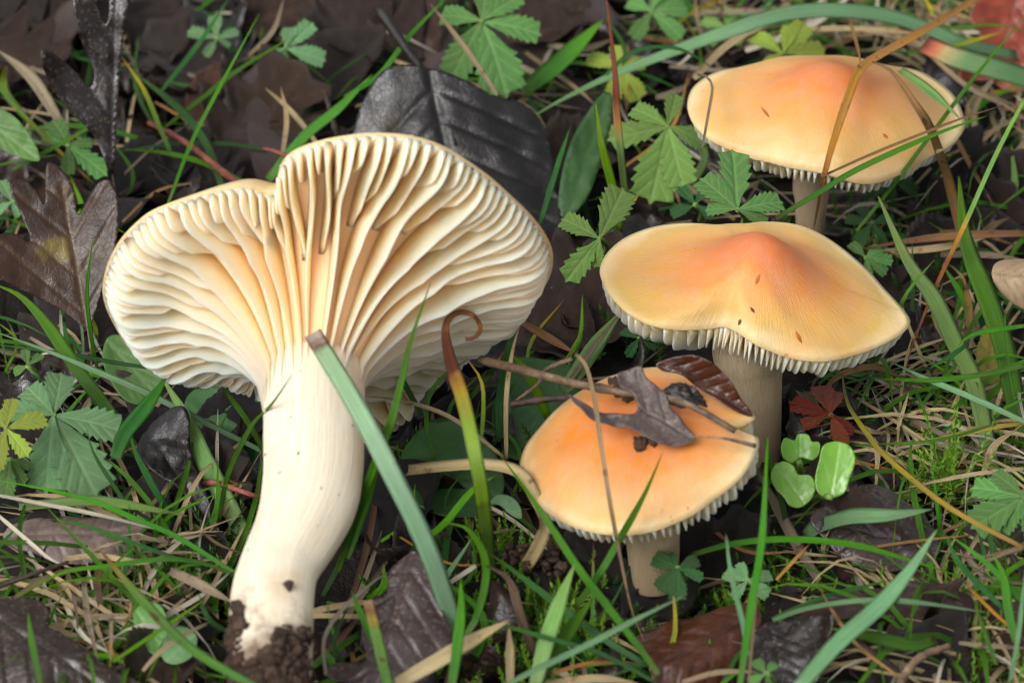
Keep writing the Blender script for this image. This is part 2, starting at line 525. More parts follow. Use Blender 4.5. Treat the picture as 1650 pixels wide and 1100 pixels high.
def empty(name, loc):
    o = bpy.data.objects.new(name, None)
    o.empty_display_size = 0.005
    o.location = Vector(loc)
    COL.objects.link(o)
    return o


def frames(p, face):
    """tangent / side / normal along a polyline, normals leaning to `face`"""
    T = np.gradient(p, axis=0)
    T /= np.linalg.norm(T, axis=1)[:, None] + 1e-12
    F = np.broadcast_to(face, p.shape)
    W = np.cross(T, F)
    W /= np.linalg.norm(W, axis=1)[:, None] + 1e-9
    N = np.cross(W, T)
    return T, W, N


def ribbon(p, w, face, fold=0.25, th=0.00012, roll=0.0, twist=0.0):
    """closed thin strip with a folded keel. w: half widths"""
    n = len(p)
    T, W, N = frames(p, face)
    a = roll + twist * np.linspace(0, 1, n)
    W2 = W * np.cos(a)[:, None] + N * np.sin(a)[:, None]
    N2 = -W * np.sin(a)[:, None] + N * np.cos(a)[:, None]
    w = np.asarray(w)[:, None]
    rows = [p - W2 * w, p - W2 * w * 0.5 - N2 * w * fold * 0.62, p - N2 * w * fold, p + W2 * w * 0.5 - N2 * w * fold * 0.62, p + W2 * w]
    cs = [-1, -.5, 0, .5, 1]
    low = [p + W2 * w * 0.5 - N2 * (w * fold * 0.62 + th), p - N2 * (w * fold + th * 1.5), p - W2 * w * 0.5 - N2 * (w * fold * 0.62 + th)]
    V = np.stack(rows + low, 1)                      # n x 8 x 3
    c = np.broadcast_to(np.array(cs + [.5, 0, -.5]), (n, 8))
    s = np.broadcast_to(np.linspace(0, 1, n)[:, None], (n, 8))
    f = []
    for i in range(n - 1):
        for j in range(8):
            k = (j + 1) % 8
            f.append((i * 8 + j, i * 8 + k, (i + 1) * 8 + k, (i + 1) * 8 + j))
    f.append(tuple(range(7, -1, -1)))
    f.append(tuple((n - 1) * 8 + j for j in range(8)))
    return V.reshape(-1, 3), f, s.ravel(), c.ravel()


def tube(p, r, k=8, bump=0.0):
    n = len(p)
    T = np.gradient(p, axis=0)
    T /= np.linalg.norm(T, axis=1)[:, None] + 1e-12
    ref = np.array([0.31, 0.77, 0.55])
    if abs(np.dot(T[n // 2], ref)) > 0.85:
        ref = np.array([0.8, -0.3, 0.5])
    W = np.cross(T, ref)
    W /= np.linalg.norm(W, axis=1)[:, None]
    N = np.cross(W, T)
    V, s, th = [], [], []
    for i in range(n):
        for j in range(k):
            a = 2 * math.pi * j / k
            rr = r[i] * (1 + (bump * (rng.random() - 0.5) if bump else 0))
            V.append(p[i] + (W[i] * math.cos(a) + N[i] * math.sin(a)) * rr)
            s.append(i / (n - 1))
            th.append(math.sin(a))
    f = [(i * k + j, i * k + (j + 1) % k, (i + 1) * k + (j + 1) % k, (i + 1) * k + j) for i in range(n - 1) for j in range(k)]
    f.append(tuple(range(k - 1, -1, -1)))
    f.append(tuple((n - 1) * k + j for j in range(k)))
    return np.array(V), f, np.array(s), np.array(th)


# ------------------------------------------------------------------ the ground
def ground_z(x, y):
    p = Vector((x * 60, y * 60, 3.1))
    q = Vector((x * 260, y * 260, 1.7))
    return -0.007 + 0.0035 * noise.noise(p) + 0.0016 * noise.noise(q)


def build_ground():
    core = np.linspace(-0.22, 0.22, 150)
    far = np.array([0.26, 0.32, 0.42, 0.6, 1, 2, 5, 12, 30, 60])
    xs = np.concatenate([-far[::-1], core, far])
    n = len(xs)
    V = [(x, y, ground_z(x, y) if max(abs(x), abs(y)) < 1 else -0.007) for y in xs for x in xs]
    F = [(j * n + i, j * n + i + 1, (j + 1) * n + i + 1, (j + 1) * n + i) for j in range(n - 1) for i in range(n - 1)]
    g = link('ground', V, F, 'soil')
    g['kind'] = 'structure'


build_ground()


# ------------------------------------------------------------------ mushrooms
def periodic(th, val, sm=8):
    """table of 720 smooth samples over the circle"""
    o = np.argsort(th)
    th, val = np.asarray(th)[o], np.asarray(val)[o]
    g = np.linspace(0, 2 * np.pi, 720, endpoint=False)
    v = np.interp(g, np.concatenate([th - 2 * np.pi, th, th + 2 * np.pi]), np.tile(val, 3))
    if sm:
        k = np.exp(-0.5 * (np.arange(-4 * sm, 4 * sm + 1) / sm) ** 2)
        k /= k.sum()
        v = np.convolve(np.concatenate([v, v, v]), k, 'same')[720:1440]
    return v


def look(tab, th):
    x = (np.asarray(th) / (2 * np.pi) * 720) % 720
    i = np.floor(x).astype(int)
    f = x - i
    return tab[i % 720] * (1 - f) + tab[(i + 1) % 720] * f


def shape_noise(a, b, k=1.0):
    return noise.noise(Vector((a, b, k)))


def mushroom(name, label, O, U, Vv, A, rim_px, wave, rs, zsF, p, dmax, q, n_gill, H, umbo, thick, stem_pts, stem_mat, skin,
             sway=0.0, sm=7, stem_plane=None, gill_half=0.42, seed=1, gillpow=0.7, stem_top=None, bump_top=0.3):
    """O: centre of the margin ring; U,Vv,A: axes (A towards the top of the cap); rim_px: margin traced in the photograph,
    each point lying on the ring plane raised by `wave` (degrees, mm)"""
    rg = np.random.default_rng(seed)
    O, U, Vv, A = [np.asarray(x, float) for x in (O, U, Vv, A)]
    wt = periodic([rad(a % 360) for a, z in wave], [z * MM for a, z in wave], 14)
    ths, rr = [], []
    for px, py in rim_px:
        z = 0.0
        for _ in range(4):
            d = at_plane(px, py, O + A * z, A) - O
            th = math.atan2(np.dot(d, Vv), np.dot(d, U)) % (2 * math.pi)
            z = float(look(wt, th))
        ths.append(th)
        rr.append(math.hypot(np.dot(d, Vv), np.dot(d, U)))
    Rt = periodic(ths, rr, sm)
    root = empty(name, O)
    Rm = Rt.mean()

    def W(u, v, a):
        return O + np.outer(np.ravel(u), U) + np.outer(np.ravel(v), Vv) + np.outer(np.ravel(a), A)

    def flesh(th, t):
        R = look(Rt, th)
        tc, tn = np.clip(t, 0, 1), np.clip(-np.asarray(t), 0, 1)
        r = rs + (R - rs) * tc + rs * 0.12 * tn
        a = look(wt, th) * tc ** 1.6 + zsF * (1 - tc) ** p - 0.024 * tn
        return r, a

    def top(th, x):
        R = look(Rt, th)
        xe = R * x / Rm * (1 - x ** 8) + x * x ** 8
        dome = H * (1 - xe ** 2.2) + umbo * np.exp(-(xe / (0.44 if umbo > 0.006 else 0.38)) ** 2)
        und = np.array([shape_noise(3 * math.cos(tt) * xx, 3 * math.sin(tt) * xx, seed) for tt, xx in zip(np.ravel(th), np.ravel(x))]).reshape(np.shape(x))
        a = look(wt, th) * x ** 3.2 + dome + thick * (1 - x ** 8) + bump_top * MM * und * 3 * x * (1 - x ** 4)
        return R * x, a

    # cap: underside flesh + top skin, one closed mesh with two materials
    NT_, NR = 220, 40
    th = np.linspace(0, 2 * np.pi, NT_, endpoint=False)
    verts, tt, hh = [], [], []
    ts = np.linspace(0, 1, 26)
    for t in ts:
        r, a = flesh(th, np.full(NT_, t))
        verts.append(W(r * np.cos(th), r * np.sin(th), a))
        tt += [t] * NT_
        hh += list(np.sin(th) * 3 + th * 0)
    nu = len(ts)
    xs = np.linspace(1, 0.0, NR + 1)[1:-1]
    # margin rounding
    r1, a1 = flesh(th, np.ones(NT_))
    verts.append(W((r1 + 0.00035) * np.cos(th), (r1 + 0.00035) * np.sin(th), a1 + 0.00035))
    tt += [1.0] * NT_
    hh += list(th)
    for x in xs:
        r, a = top(th, np.full(NT_, x))
        verts.append(W(r * np.cos(th), r * np.sin(th), a + 0.0005))
        tt += [x] * NT_
        hh += list(th)
    V = np.vstack(verts)
    rings = len(V) // NT_
    F = []
    for i in range(rings - 1):
        for j in range(NT_):
            k = (j + 1) % NT_
            F.append((i * NT_ + j, i * NT_ + k, (i + 1) * NT_ + k, (i + 1) * NT_ + j))
    F.append(tuple((rings - 1) * NT_ + j for j in range(NT_)))
    F.append(tuple(range(NT_)))
    cap = link('cap', V, F, 'flesh', root, O, {'t': tt, 'th': hh}, fixn=True)
    cap.data.materials.append(M[skin])
    mi = np.zeros(len(F), np.int32)
    mi[(nu - 1) * NT_:-1] = 1
    cap.data.polygons.foreach_set('material_index', mi)

    # gills: each a tapering sheet hanging from the flesh
    order = 0
    for k in range(n_gill):
        lvl = (0, 3, 2, 3)[k % 4]
        t0 = {0: 0.0, 2: 0.2 + 0.25 * rg.random(), 3: 0.45 + 0.3 * rg.random()}[lvl]
        base = 2 * np.pi * (k + 0.36 * (rg.random() - 0.5)) / n_gill
        nt, nd = (30, 5) if lvl == 0 else (18, 5)
        if t0 == 0:
            t0, nt = -0.12 - 0.2 * rg.random(), 40
        t = np.linspace(t0, 1.0, nt)
        ph, am = rg.random() * 6.3, sway * (0.5 + rg.random())
        thk = base + am * np.sin(t * 4.2 + ph) * (1 - t) + 0.006 * np.sin(t * 7 + ph * 2) * (1 - t) * (0.25 + t)
        r, a = flesh(thk, t)
        dep = dmax * (1 - np.clip(t, 0, 1) ** q) ** gillpow * (0.92 + 0.16 * rg.random())
        if t0 < 0:
            dep = dep * np.clip((t - t0) / (0.36 - t0), 0.01, 1) ** 1.5
        else:
            dep = dep * np.clip((t - t0) / 0.22, 0, 1) ** 0.75 * 0.9
        dep = dep * (1 + 0.035 * np.sin(t * 9 + ph) + 0.012 * np.sin(t * 26 + ph * 3))
        # direction in which the gill hangs: below the flesh surface
        dr, da = np.gradient(r), np.gradient(a)
        ln = np.hypot(dr, da) + 1e-12
        nr, na = da / ln, -dr / ln
        mixd = 0.75
        nr, na = nr * mixd, na * mixd - (1 - mixd)
        ln = np.hypot(nr, na)
        nr, na = nr / ln, na / ln
        sp = 2 * np.pi * r / n_gill * 4 ** (0.7 * (1 - t))
        hw = np.minimum(gill_half * MM, 0.40 * sp)
        if t0 < 0:
            hw = hw * np.clip((t - t0) / 0.42, 0.03, 1)
        lean = (rg.random() - 0.5) * 0.35 * MM
        rows, dd, ts_ = [], [], []
        prof = [(-1, -0.12), (-1, 0.33), (-1, 0.72), (-1, 0.97), (0, 1.0), (1, 0.97), (1, 0.72), (1, 0.33), (1, -0.12)]
        for side, d in prof:
            x = max(d, 0)
            half = hw * (1.0 - 0.88 * x ** 0.9)
            if side == 0:
                half = half * 0
            off = side * half + lean * x * np.sin(t * 5 + ph)
            rr_ = r + nr * dep * d
            aa_ = a + na * dep * d
            cu = rr_ * np.cos(thk) - off * np.sin(thk)
            cv = rr_ * np.sin(thk) + off * np.cos(thk)
            rows.append(W(cu, cv, aa_))
            dd.append(np.full(nt, x))
            ts_.append(t)
        Vg = np.stack(rows, 1).reshape(-1, 3)
        m = len(prof)
        Fg = [(i * m + j, i * m + j + 1, (i + 1) * m + j + 1, (i + 1) * m + j) for i in range(nt - 1) for j in range(m - 1)]
        Fg += [(i * m + m - 1, i * m, (i + 1) * m, (i + 1) * m + m - 1) for i in range(nt - 1)]
        Fg.append(tuple(range(m - 1, -1, -1)))
        Fg.append(tuple((nt - 1) * m + j for j in range(m)))
        link('gill', Vg, Fg, 'gill', cap, O, {'d': np.stack(dd, 1).ravel(), 't': np.stack(ts_, 1).ravel()}, fixn=True)

    # stem: pixel centre line and half width on a plane through the axis
    po, pn = stem_plane
    pts, rad_ = [], []
    for cx, cy, hwid in stem_pts:
        c = at_plane(cx, cy, po, pn)
        pts.append(c)
        rad_.append(hwid * pxsize(c))
    if stem_top is not None:
        pts.insert(0, O + A * stem_top)
        rad_.insert(0, rs * 0.98)
    P4 = catmull(np.column_stack([np.array(pts), np.array(rad_)]), 70)
    K = 64
    pth, rd = P4[:, :3], P4[:, 3]
    T = np.gradient(pth, axis=0)
    T /= np.linalg.norm(T, axis=1)[:, None]
    Wd = np.cross(T, np.cross(U, A))
    Wd /= np.linalg.norm(Wd, axis=1)[:, None]
    Nd = np.cross(Wd, T)
    Vs, ss, th_ = [], [], []
    for i in range(len(pth)):
        for j in range(K):
            a_ = 2 * math.pi * j / K
            q_ = Vector((math.cos(a_) * 2.2, math.sin(a_) * 2.2, i * 0.05 + seed))
            k_ = 1 + 0.035 * noise.noise(q_) + 0.012 * noise.noise(Vector((math.cos(a_) * 9, math.sin(a_) * 9, i * 0.06 + seed)))
            Vs.append(pth[i] + (Wd[i] * math.cos(a_) + Nd[i] * math.sin(a_)) * rd[i] * k_)
            ss.append(i / (len(pth) - 1))
            th_.append(math.cos(a_))
    n = len(pth)
    Fs = [(i * K + j, i * K + (j + 1) % K, (i + 1) * K + (j + 1) % K, (i + 1) * K + j) for i in range(n - 1) for j in range(K)]
    Fs.append(tuple(range(K)))
    Fs.append(tuple((n - 1) * K + j for j in range(K)))
    stem = link('stem', Vs, Fs, stem_mat, root, O, {'s': ss, 'th': th_}, fixn=True)
    tag(root, label, 'mushroom', 'pale orange mushrooms in the grass')
    return dict(root=root, cap=cap, stem=stem, W=W, top=top, pth=pth, rd=rd, Wd=Wd, Nd=Nd, Rt=Rt)


def clods(name, spots, mat, parent, origin, seed=3):
    """many crumbs of soil (position, radius) as one mass"""
    rg = np.random.default_rng(seed)
    b = bmesh.new()
    bmesh.ops.create_icosphere(b, subdivisions=2, radius=1.0)
    bv = np.array([v.co[:] for v in b.verts])
    bf = [[v.index for v in f.verts] for f in b.faces]
    b.free()
    V, F, off = [], [], 0
    for c, r in spots:
        o3 = rg.random(3) * 50
        k = np.array([1 + 0.75 * noise.noise(Vector(x * 1.6 + o3)) + 0.35 * noise.noise(Vector(x * 4.5 + o3)) for x in bv])
        sc = r * (0.6 + 0.8 * rg.random(3))
        V.append(bv * k[:, None] * sc + c)
        F += [[i + off for i in f] for f in bf]
        off += len(bv)
    o = link(name, np.vstack(V), F, mat, parent, origin)
    o['kind'] = 'stuff'
    return o


MUSH = {}
# --- the picked mushroom lying on its side, gills towards the camera
EL = rad(19)
A1 = np.array([0, math.cos(EL), math.sin(EL)])
V1 = np.array([0, -math.sin(EL), math.cos(EL)])
U1 = np.array([1.0, 0, 0])
O1 = at_z(508, 458, 37.0)
rim1 = [(168, 475), (176, 430), (200, 385), (245, 343), (300, 325), (360, 308), (398, 302), (415, 310), (432, 322), (449, 310), (450, 268), (470, 248), (500, 236), (540, 226),
        (600, 219), (660, 222), (710, 238), (760, 270), (820, 320), (865, 365), (887, 405), (885, 440), (866, 475), (850, 500), (810, 530),
        (770, 550), (725, 572), (690, 605), (650, 672), (600, 700), (540, 690), (480, 660), (420, 622), (350, 606), (270, 603), (220, 575), (190, 530)]
wave1 = [(0, 0), (30, -1.5), (65, -2.0), (90, -0.5), (104, 1.6), (113, 3.0), (124, 1), (145, -3), (180, -5), (215, -4), (245, 0), (270, 3), (295, 5), (320, 5.5), (345, 3)]
stem1 = [(507, 470, 62), (507, 530, 68), (507, 575, 74), (506, 620, 81), (505, 700, 81), (505, 760, 80), (498, 810, 78), (478, 860, 70), (452, 910, 64), (440, 955, 66), (437, 1005, 67), (438, 1060, 65), (437, 1110, 60), (436, 1150, 50), (436, 1165, 26)]
MUSH['big'] = mushroom('mushroom', 'picked pale mushroom lying tipped back with its cream gills and earthy stem showing',
                       O1, U1, V1, A1, rim1, wave1, 0.0070, -0.0172, 3.3, 0.0050, 16.0, 128, 0.006, 0.002, 0.0012, stem1, 'stem_white', 'cap_skin_pale',
                       sway=0.05, sm=5, stem_plane=(O1, V1), seed=4, gill_half=0.8)

# soil stuck to the foot of the stem
B = MUSH['big']
rgc = np.random.default_rng(8)
spots, crumbs = [], []
n1 = len(B['pth'])
for _ in range(5200):
    i = int(rgc.integers(int(n1 * 0.70), n1))
    a = rgc.random() * 2 * math.pi
    x = noise.noise(Vector((math.cos(a) * 1.7, math.sin(a) * 1.7, i * 0.16 + 2))) + 0.5 * noise.noise(Vector((math.cos(a) * 5, math.sin(a) * 5, i * 0.5)))
    lim = 0.50 - (i / n1 - 0.72) * 4.2
    if x > lim:
        c = B['pth'][i] + (B['Wd'][i] * math.cos(a) + B['Nd'][i] * math.sin(a)) * B['rd'][i] * 1.0
        spots.append((c, (0.25 + 0.75 * rgc.random() ** 2.2) * MM))
if len(spots) > 1300:
    spots = [spots[i] for i in rgc.permutation(len(spots))[:1300]]
clods('soil_crust', spots, 'soil_clod', B['root'], O1)
for _ in range(34):
    i = int(rgc.integers(int(n1 * 0.15), int(n1 * 0.8)))
    a = rgc.random() * 2 * math.pi
    c = B['pth'][i] + (B['Wd'][i] * math.cos(a) + B['Nd'][i] * math.sin(a)) * B['rd'][i]
    crumbs.append((c, (0.08 + 0.16 * rgc.random() ** 2) * MM))
_c = at_plane(466, 981, O1, V1)
_i = int(np.argmin(np.linalg.norm(B['pth'] - _c, axis=1)))
crumbs.append((_c + V1 * B['rd'][_i] * 0.98, 0.65 * MM))
clods('soil_crumbs', crumbs, 'soil_dark', B['root'], O1, 5)


def axes(tilt_to_cam, tilt_right):
    R_ = Matrix.Rotation(rad(tilt_right), 3, 'Y') @ Matrix.Rotation(rad(tilt_to_cam), 3, 'X')
    return [np.array(R_ @ Vector(v)) for v in ((1, 0, 0), (0, 1, 0), (0, 0, 1))]


YN = np.array([0.0, -1.0, 0.0])
# --- upright mushroom in the middle of the three
U2, V2, A2 = axes(4, 5)
O2 = at_z(1215, 478, 25.0)
rim2 = [(968, 440), (980, 412), (1010, 386), (1055, 369), (1100, 364), (1150, 368), (1200, 366), (1240, 362), (1290, 368), (1340, 393), (1380, 425), (1420, 468), (1450, 500), (1467, 520), (1455, 536),
        (1420, 556), (1370, 574), (1320, 584), (1270, 577), (1245, 568), (1215, 555), (1190, 538), (1165, 526), (1135, 531), (1090, 533), (1050, 527), (1010, 505), (985, 478)]
wave2 = [(0, -1), (35, 1.0), (60, 3.0), (90, 3.6), (125, 3.2), (150, 1.6), (180, 0.5), (215, 0), (235, -0.8), (252, 1.7), (262, 1.2), (285, -1.2), (315, -2), (340, -1.8)]
base2 = at_z(1226, 712, -5)
stem2 = [(1208, 560, 60), (1208, 590, 54), (1211, 630, 49), (1217, 670, 42), (1223, 705, 36), (1226, 740, 32)]
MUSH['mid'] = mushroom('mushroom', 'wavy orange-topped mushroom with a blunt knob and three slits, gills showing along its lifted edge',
                       O2, U2, V2, A2, rim2, wave2, 0.0058, -0.0035, 1.5, 0.0040, 18.0, 92, 0.0024, 0.0068, 0.0012, stem2, 'stem_cream_shaded', 'cap_skin_apricot',
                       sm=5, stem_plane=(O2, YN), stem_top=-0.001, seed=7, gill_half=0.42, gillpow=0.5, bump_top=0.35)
# --- the one behind
U3, V3, A3 = axes(5, 3)
O3 = at_z(1330, 196, 21.0)
rim3 = [(1110, 175), (1118, 145), (1150, 122), (1210, 112), (1280, 108), (1350, 106), (1420, 110), (1480, 118), (1530, 152), (1552, 208), (1535, 232), (1490, 256), (1445, 284), (1400, 298), (1345, 286), (1300, 276),
        (1240, 262), (1180, 244), (1140, 224), (1118, 200)]
wave3 = [(0, -0.5), (45, 0.5), (90, 0.5), (135, 1), (180, 0), (225, -0.5), (262, 0.8), (290, -1.6), (330, -1)]
stem3 = [(1308, 290, 30), (1308, 320, 27), (1306, 350, 24), (1304, 385, 22)]
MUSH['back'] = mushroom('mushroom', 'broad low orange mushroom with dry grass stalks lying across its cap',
                        O3, U3, V3, A3, rim3, wave3, 0.0038, -0.003, 1.5, 0.0031, 18.0, 84, 0.0052, 0.0036, 0.0012, stem3, 'stem_cream_shaded', 'cap_skin_pale',
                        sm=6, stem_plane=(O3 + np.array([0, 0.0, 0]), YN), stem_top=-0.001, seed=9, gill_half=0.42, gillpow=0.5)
# --- the small one in front, split at the side, a leaf on top
U4, V4, A4 = axes(12, -9)
O4 = at_z(1032, 730, 21.0)
rim4 = [(842, 748), (850, 722), (875, 690), (915, 650), (960, 622), (1010, 603), (1060, 596), (1110, 602), (1155, 622), (1190, 652), (1212, 672), (1218, 680), (1190, 692), (1172, 696), (1195, 701), (1219, 706), (1220, 722), (1195, 768), (1145, 808),
        (1085, 844), (1010, 862), (950, 856), (900, 836), (862, 803), (846, 775)]
wave4 = [(0, 0.5), (40, 0.5), (90, 0), (135, -0.5), (180, -0.5), (225, -0.8), (270, -1.0), (300, -0.2), (330, 1.6), (350, 1.8)]
stem4 = [(1052, 830, 44), (1052, 870, 43), (1053, 900, 41), (1054, 940, 38)]
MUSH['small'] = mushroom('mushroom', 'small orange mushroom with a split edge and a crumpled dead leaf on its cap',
                         O4, U4, V4, A4, rim4, wave4, 0.0045, -0.003, 1.5, 0.0038, 18.0, 80, 0.0042, 0.0012, 0.0012, stem4, 'stem_cream_shaded', 'cap_skin_orange',
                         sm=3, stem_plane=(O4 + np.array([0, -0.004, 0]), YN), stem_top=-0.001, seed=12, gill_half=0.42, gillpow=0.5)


def cap_hit(mu, px, py):
    """where the ray through a pixel meets the cap (and its normal there)"""
    o = mu['cap']
    me = o.data
    loc = parent_loc(o)
    d = Vector(ray(px, py)).normalized()
    if 'bvh' not in mu:
        from mathutils.bvhtree import BVHTree
        mu['bvh'] = BVHTree.FromPolygons([v.co + loc for v in me.vertices], [list(p.vertices) for p in me.polygons])
    return mu['bvh'].ray_cast(Vector(CAM), d)


def slit(mu, px, py, dx, dy, half, mat):
    """a small lens-shaped split in the skin: from (px,py) along (dx,dy), with a raised lip and a sunken floor"""
    pts = []
    n = 9
    hits = []
    for i in range(n):
        k = i / (n - 1)
        h = cap_hit(mu, px + dx * k, py + dy * k)
        if h[0] is None:
            return
        hits.append(h)
    ax = np.array(hits[-1][0] - hits[0][0])
    V, F = [], []
    for i, (l, nn, _, _) in enumerate(hits):
        l, nn = np.array(l), np.array(nn)
        if np.dot(nn, FWD) > 0:
            nn = -nn
        sd = np.cross(nn, ax)
        sd /= np.linalg.norm(sd) + 1e-9
        w = half * pxsize(l) * (math.sin(math.pi * (i + 0.15) / (n - 0.7)) ** 0.8)
        for off, hh in ((-0.8, 0.00002), (-0.6, 0.00005), (0, 0.00003), (0.6, 0.00005), (0.8, 0.00002)):
            V.append(l + sd * w * off + nn * hh)
    for i in range(n - 1):
        for j in range(4):
            F.append((i * 5 + j, i * 5 + j + 1, i * 5 + 6 + j, i * 5 + 5 + j))
    link('slit', V, F, mat, mu['cap'], V[0])


for a in ((1224, 442, -6, 16, 4, 'tear'), (1209, 495, 7, 9, 3, 'tear_dark'), (1194, 514, -4, 10, 4, 'tear_dark'), (1282, 533, 10, 20, 4, 'tear')):
    slit(MUSH['mid'], *a)
for a in ((1422, 216, 9, 7, 4, 'tear'), (1226, 172, 14, 18, 3, 'tear')):
    slit(MUSH['back'], *a)


# ------------------------------------------------------------------ leaves
def resample_closed(pts, step):
    p = np.vstack([pts, pts[:1]])
    seg = np.linalg.norm(np.diff(p, axis=0), axis=1)
    cum = np.concatenate([[0], np.cumsum(seg)])
    n = max(12, int(cum[-1] / step))
    s = np.linspace(0, cum[-1], n, endpoint=False)
    return np.column_stack([np.interp(s, cum, p[:, 0]), np.interp(s, cum, p[:, 1])])


def inside(poly, x, y):
    c = np.zeros(np.shape(x), bool)
    j = len(poly) - 1
    for i in range(len(poly)):
        xi, yi, xj, yj = *poly[i], *poly[j]
        cond = ((yi > y) != (yj > y)) & (x < (xj - xi) * (y - yi) / (yj - yi + 1e-15) + xi)
        c ^= cond
        j = i
    return c


def seg_dist(P, a, b):
    ab = b - a
    t = np.clip(((P - a) @ ab) / (ab @ ab + 1e-18), 0, 1)
    return np.linalg.norm(P - (a + t[:, None] * ab), axis=1)


def veins_for(outline, base, tip, n_side=6, ang=45):
    """midrib and side veins clipped to the outline (local 2D)"""
    ax = tip - base
    L = np.linalg.norm(ax)
    ax = ax / L
    sd = np.array([-ax[1], ax[0]])
    vs = [(base, tip)]
    for i in range(n_side):
        o = base + ax * L * (0.1 + 0.78 * i / max(1, n_side - 1))
        for sg in (-1, 1):
            d = ax * math.cos(rad(ang)) + sd * sg * math.sin(rad(ang))
            k = 0.0
            while k < L and inside(outline, np.array([o[0] + d[0] * (k + L * .04)]), np.array([o[1] + d[1] * (k + L * .04)]))[0]:
                k += L * 0.04
            if k > 0:
                vs.append((o, o + d * k))
    return vs


def leaf_geo(outline, base, tip, cells=26, n_side=6, ang=45, cup=0.0, bend=0.0, crumple=0.03, groove=0.012, th=0.00016, seed=0, jag=0.0, edge_curl=0.0, pleat=0.0):
    """outline: closed 2D polygon (metres); returns verts (x,y,z local), faces, vein attribute"""
    outline = np.asarray(outline, float)
    base, tip = np.asarray(base, float), np.asarray(tip, float)
    L = np.linalg.norm(tip - base)
    ext = outline.max(0) - outline.min(0)
    step = max(ext) / cells
    bd = resample_closed(outline, step * 0.7)
    if jag:
        rj = np.random.default_rng(seed + 77)
        ctr = bd.mean(0)
        bd = bd + (bd - ctr) / (np.linalg.norm(bd - ctr, axis=1)[:, None] + 1e-9) * (rj.random(len(bd)) - 0.5)[:, None] * jag * L
    gx, gy = np.meshgrid(np.arange(outline[:, 0].min(), outline[:, 0].max(), step), np.arange(outline[:, 1].min(), outline[:, 1].max(), step * 0.87))
    gx[::2] += step * 0.5
    g = np.column_stack([gx.ravel(), gy.ravel()])
    g = g[inside(bd, g[:, 0], g[:, 1])]
    d = np.min(np.linalg.norm(g[:, None, :] - bd[None, :, :], axis=2), axis=1) if len(g) else np.array([])
    g = g[d > step * 0.5] if len(g) else g
    pts = [Vector(p) for p in np.vstack([bd, g])]
    res = delaunay_2d_cdt(pts, [], [list(range(len(bd)))], 1, 1e-9)
    P = np.array([v[:] for v in res[0]])
    F = [list(f) for f in res[2]]
    vs = veins_for(bd, base, tip, n_side, ang)
    w = L * 0.012
    vein = np.zeros(len(P))
    for i, (a, b) in enumerate(vs):
        ww = w * (1.7 if i == 0 else 1.0)
        vein = np.maximum(vein, np.exp(-(seg_dist(P, np.asarray(a), np.asarray(b)) / ww) ** 2) * (1.0 if i == 0 else 0.75))
    ax = (tip - base) / L
    sd = np.array([-ax[1], ax[0]])
    u = (P - base) @ sd / L
    v = (P - base) @ ax / L
    o = seed * 3.7
    z = np.array([noise.noise(Vector((a * 3 + o, b * 3, o))) + 0.45 * noise.noise(Vector((a * 8 + o, b * 8, o))) for a, b in zip(u, v)]) * crumple * L
    z += cup * L * u * u * 4 + bend * L * (v - 0.4) ** 2
    z -= vein * groove * L
    if pleat:
        z += pleat * L * np.abs(u)
    if edge_curl:
        dd = np.min(np.linalg.norm(P[:, None, :] - bd[None, :, :], axis=2), axis=1) / L
        z += edge_curl * L * np.exp(-(dd / 0.06) ** 2) * (0.5 + np.array([noise.noise(Vector((a * 5 + o, b * 5, 9))) for a, b in zip(u, v)]))
    n = len(P)
    V = np.vstack([np.column_stack([P, z]), np.column_stack([P, z - th])])
    cnt = {}
    for f in F:
        for i in range(3):
            e = (f[i], f[(i + 1) % 3])
            cnt[e] = cnt.get(e, 0) + 1
    FF = [tuple(f) for f in F] + [tuple(n + i for i in reversed(f)) for f in F]
    for (a, b) in list(cnt):
        if (b, a) not in cnt:
            FF.append((b, a, n + a, n + b))
    return V, FF, np.concatenate([vein, vein])


def plane_axes(n, xdir=None):
    n = np.asarray(n, float)
    n = n / np.linalg.norm(n)
    x = np.array([1.0, 0, 0]) if xdir is None else np.asarray(xdir)
    x = x - n * np.dot(x, n)
    x /= np.linalg.norm(x)
    return x, np.cross(n, x), n


def norm_of(tilt, side=0.0):
    """leaf normal: tilt degrees from straight up towards the camera, side degrees towards +X"""
    v = Matrix.Rotation(rad(side), 3, 'Y') @ (Matrix.Rotation(rad(tilt), 3, 'X') @ Vector((0, 0, 1)))
    return np.array(v)


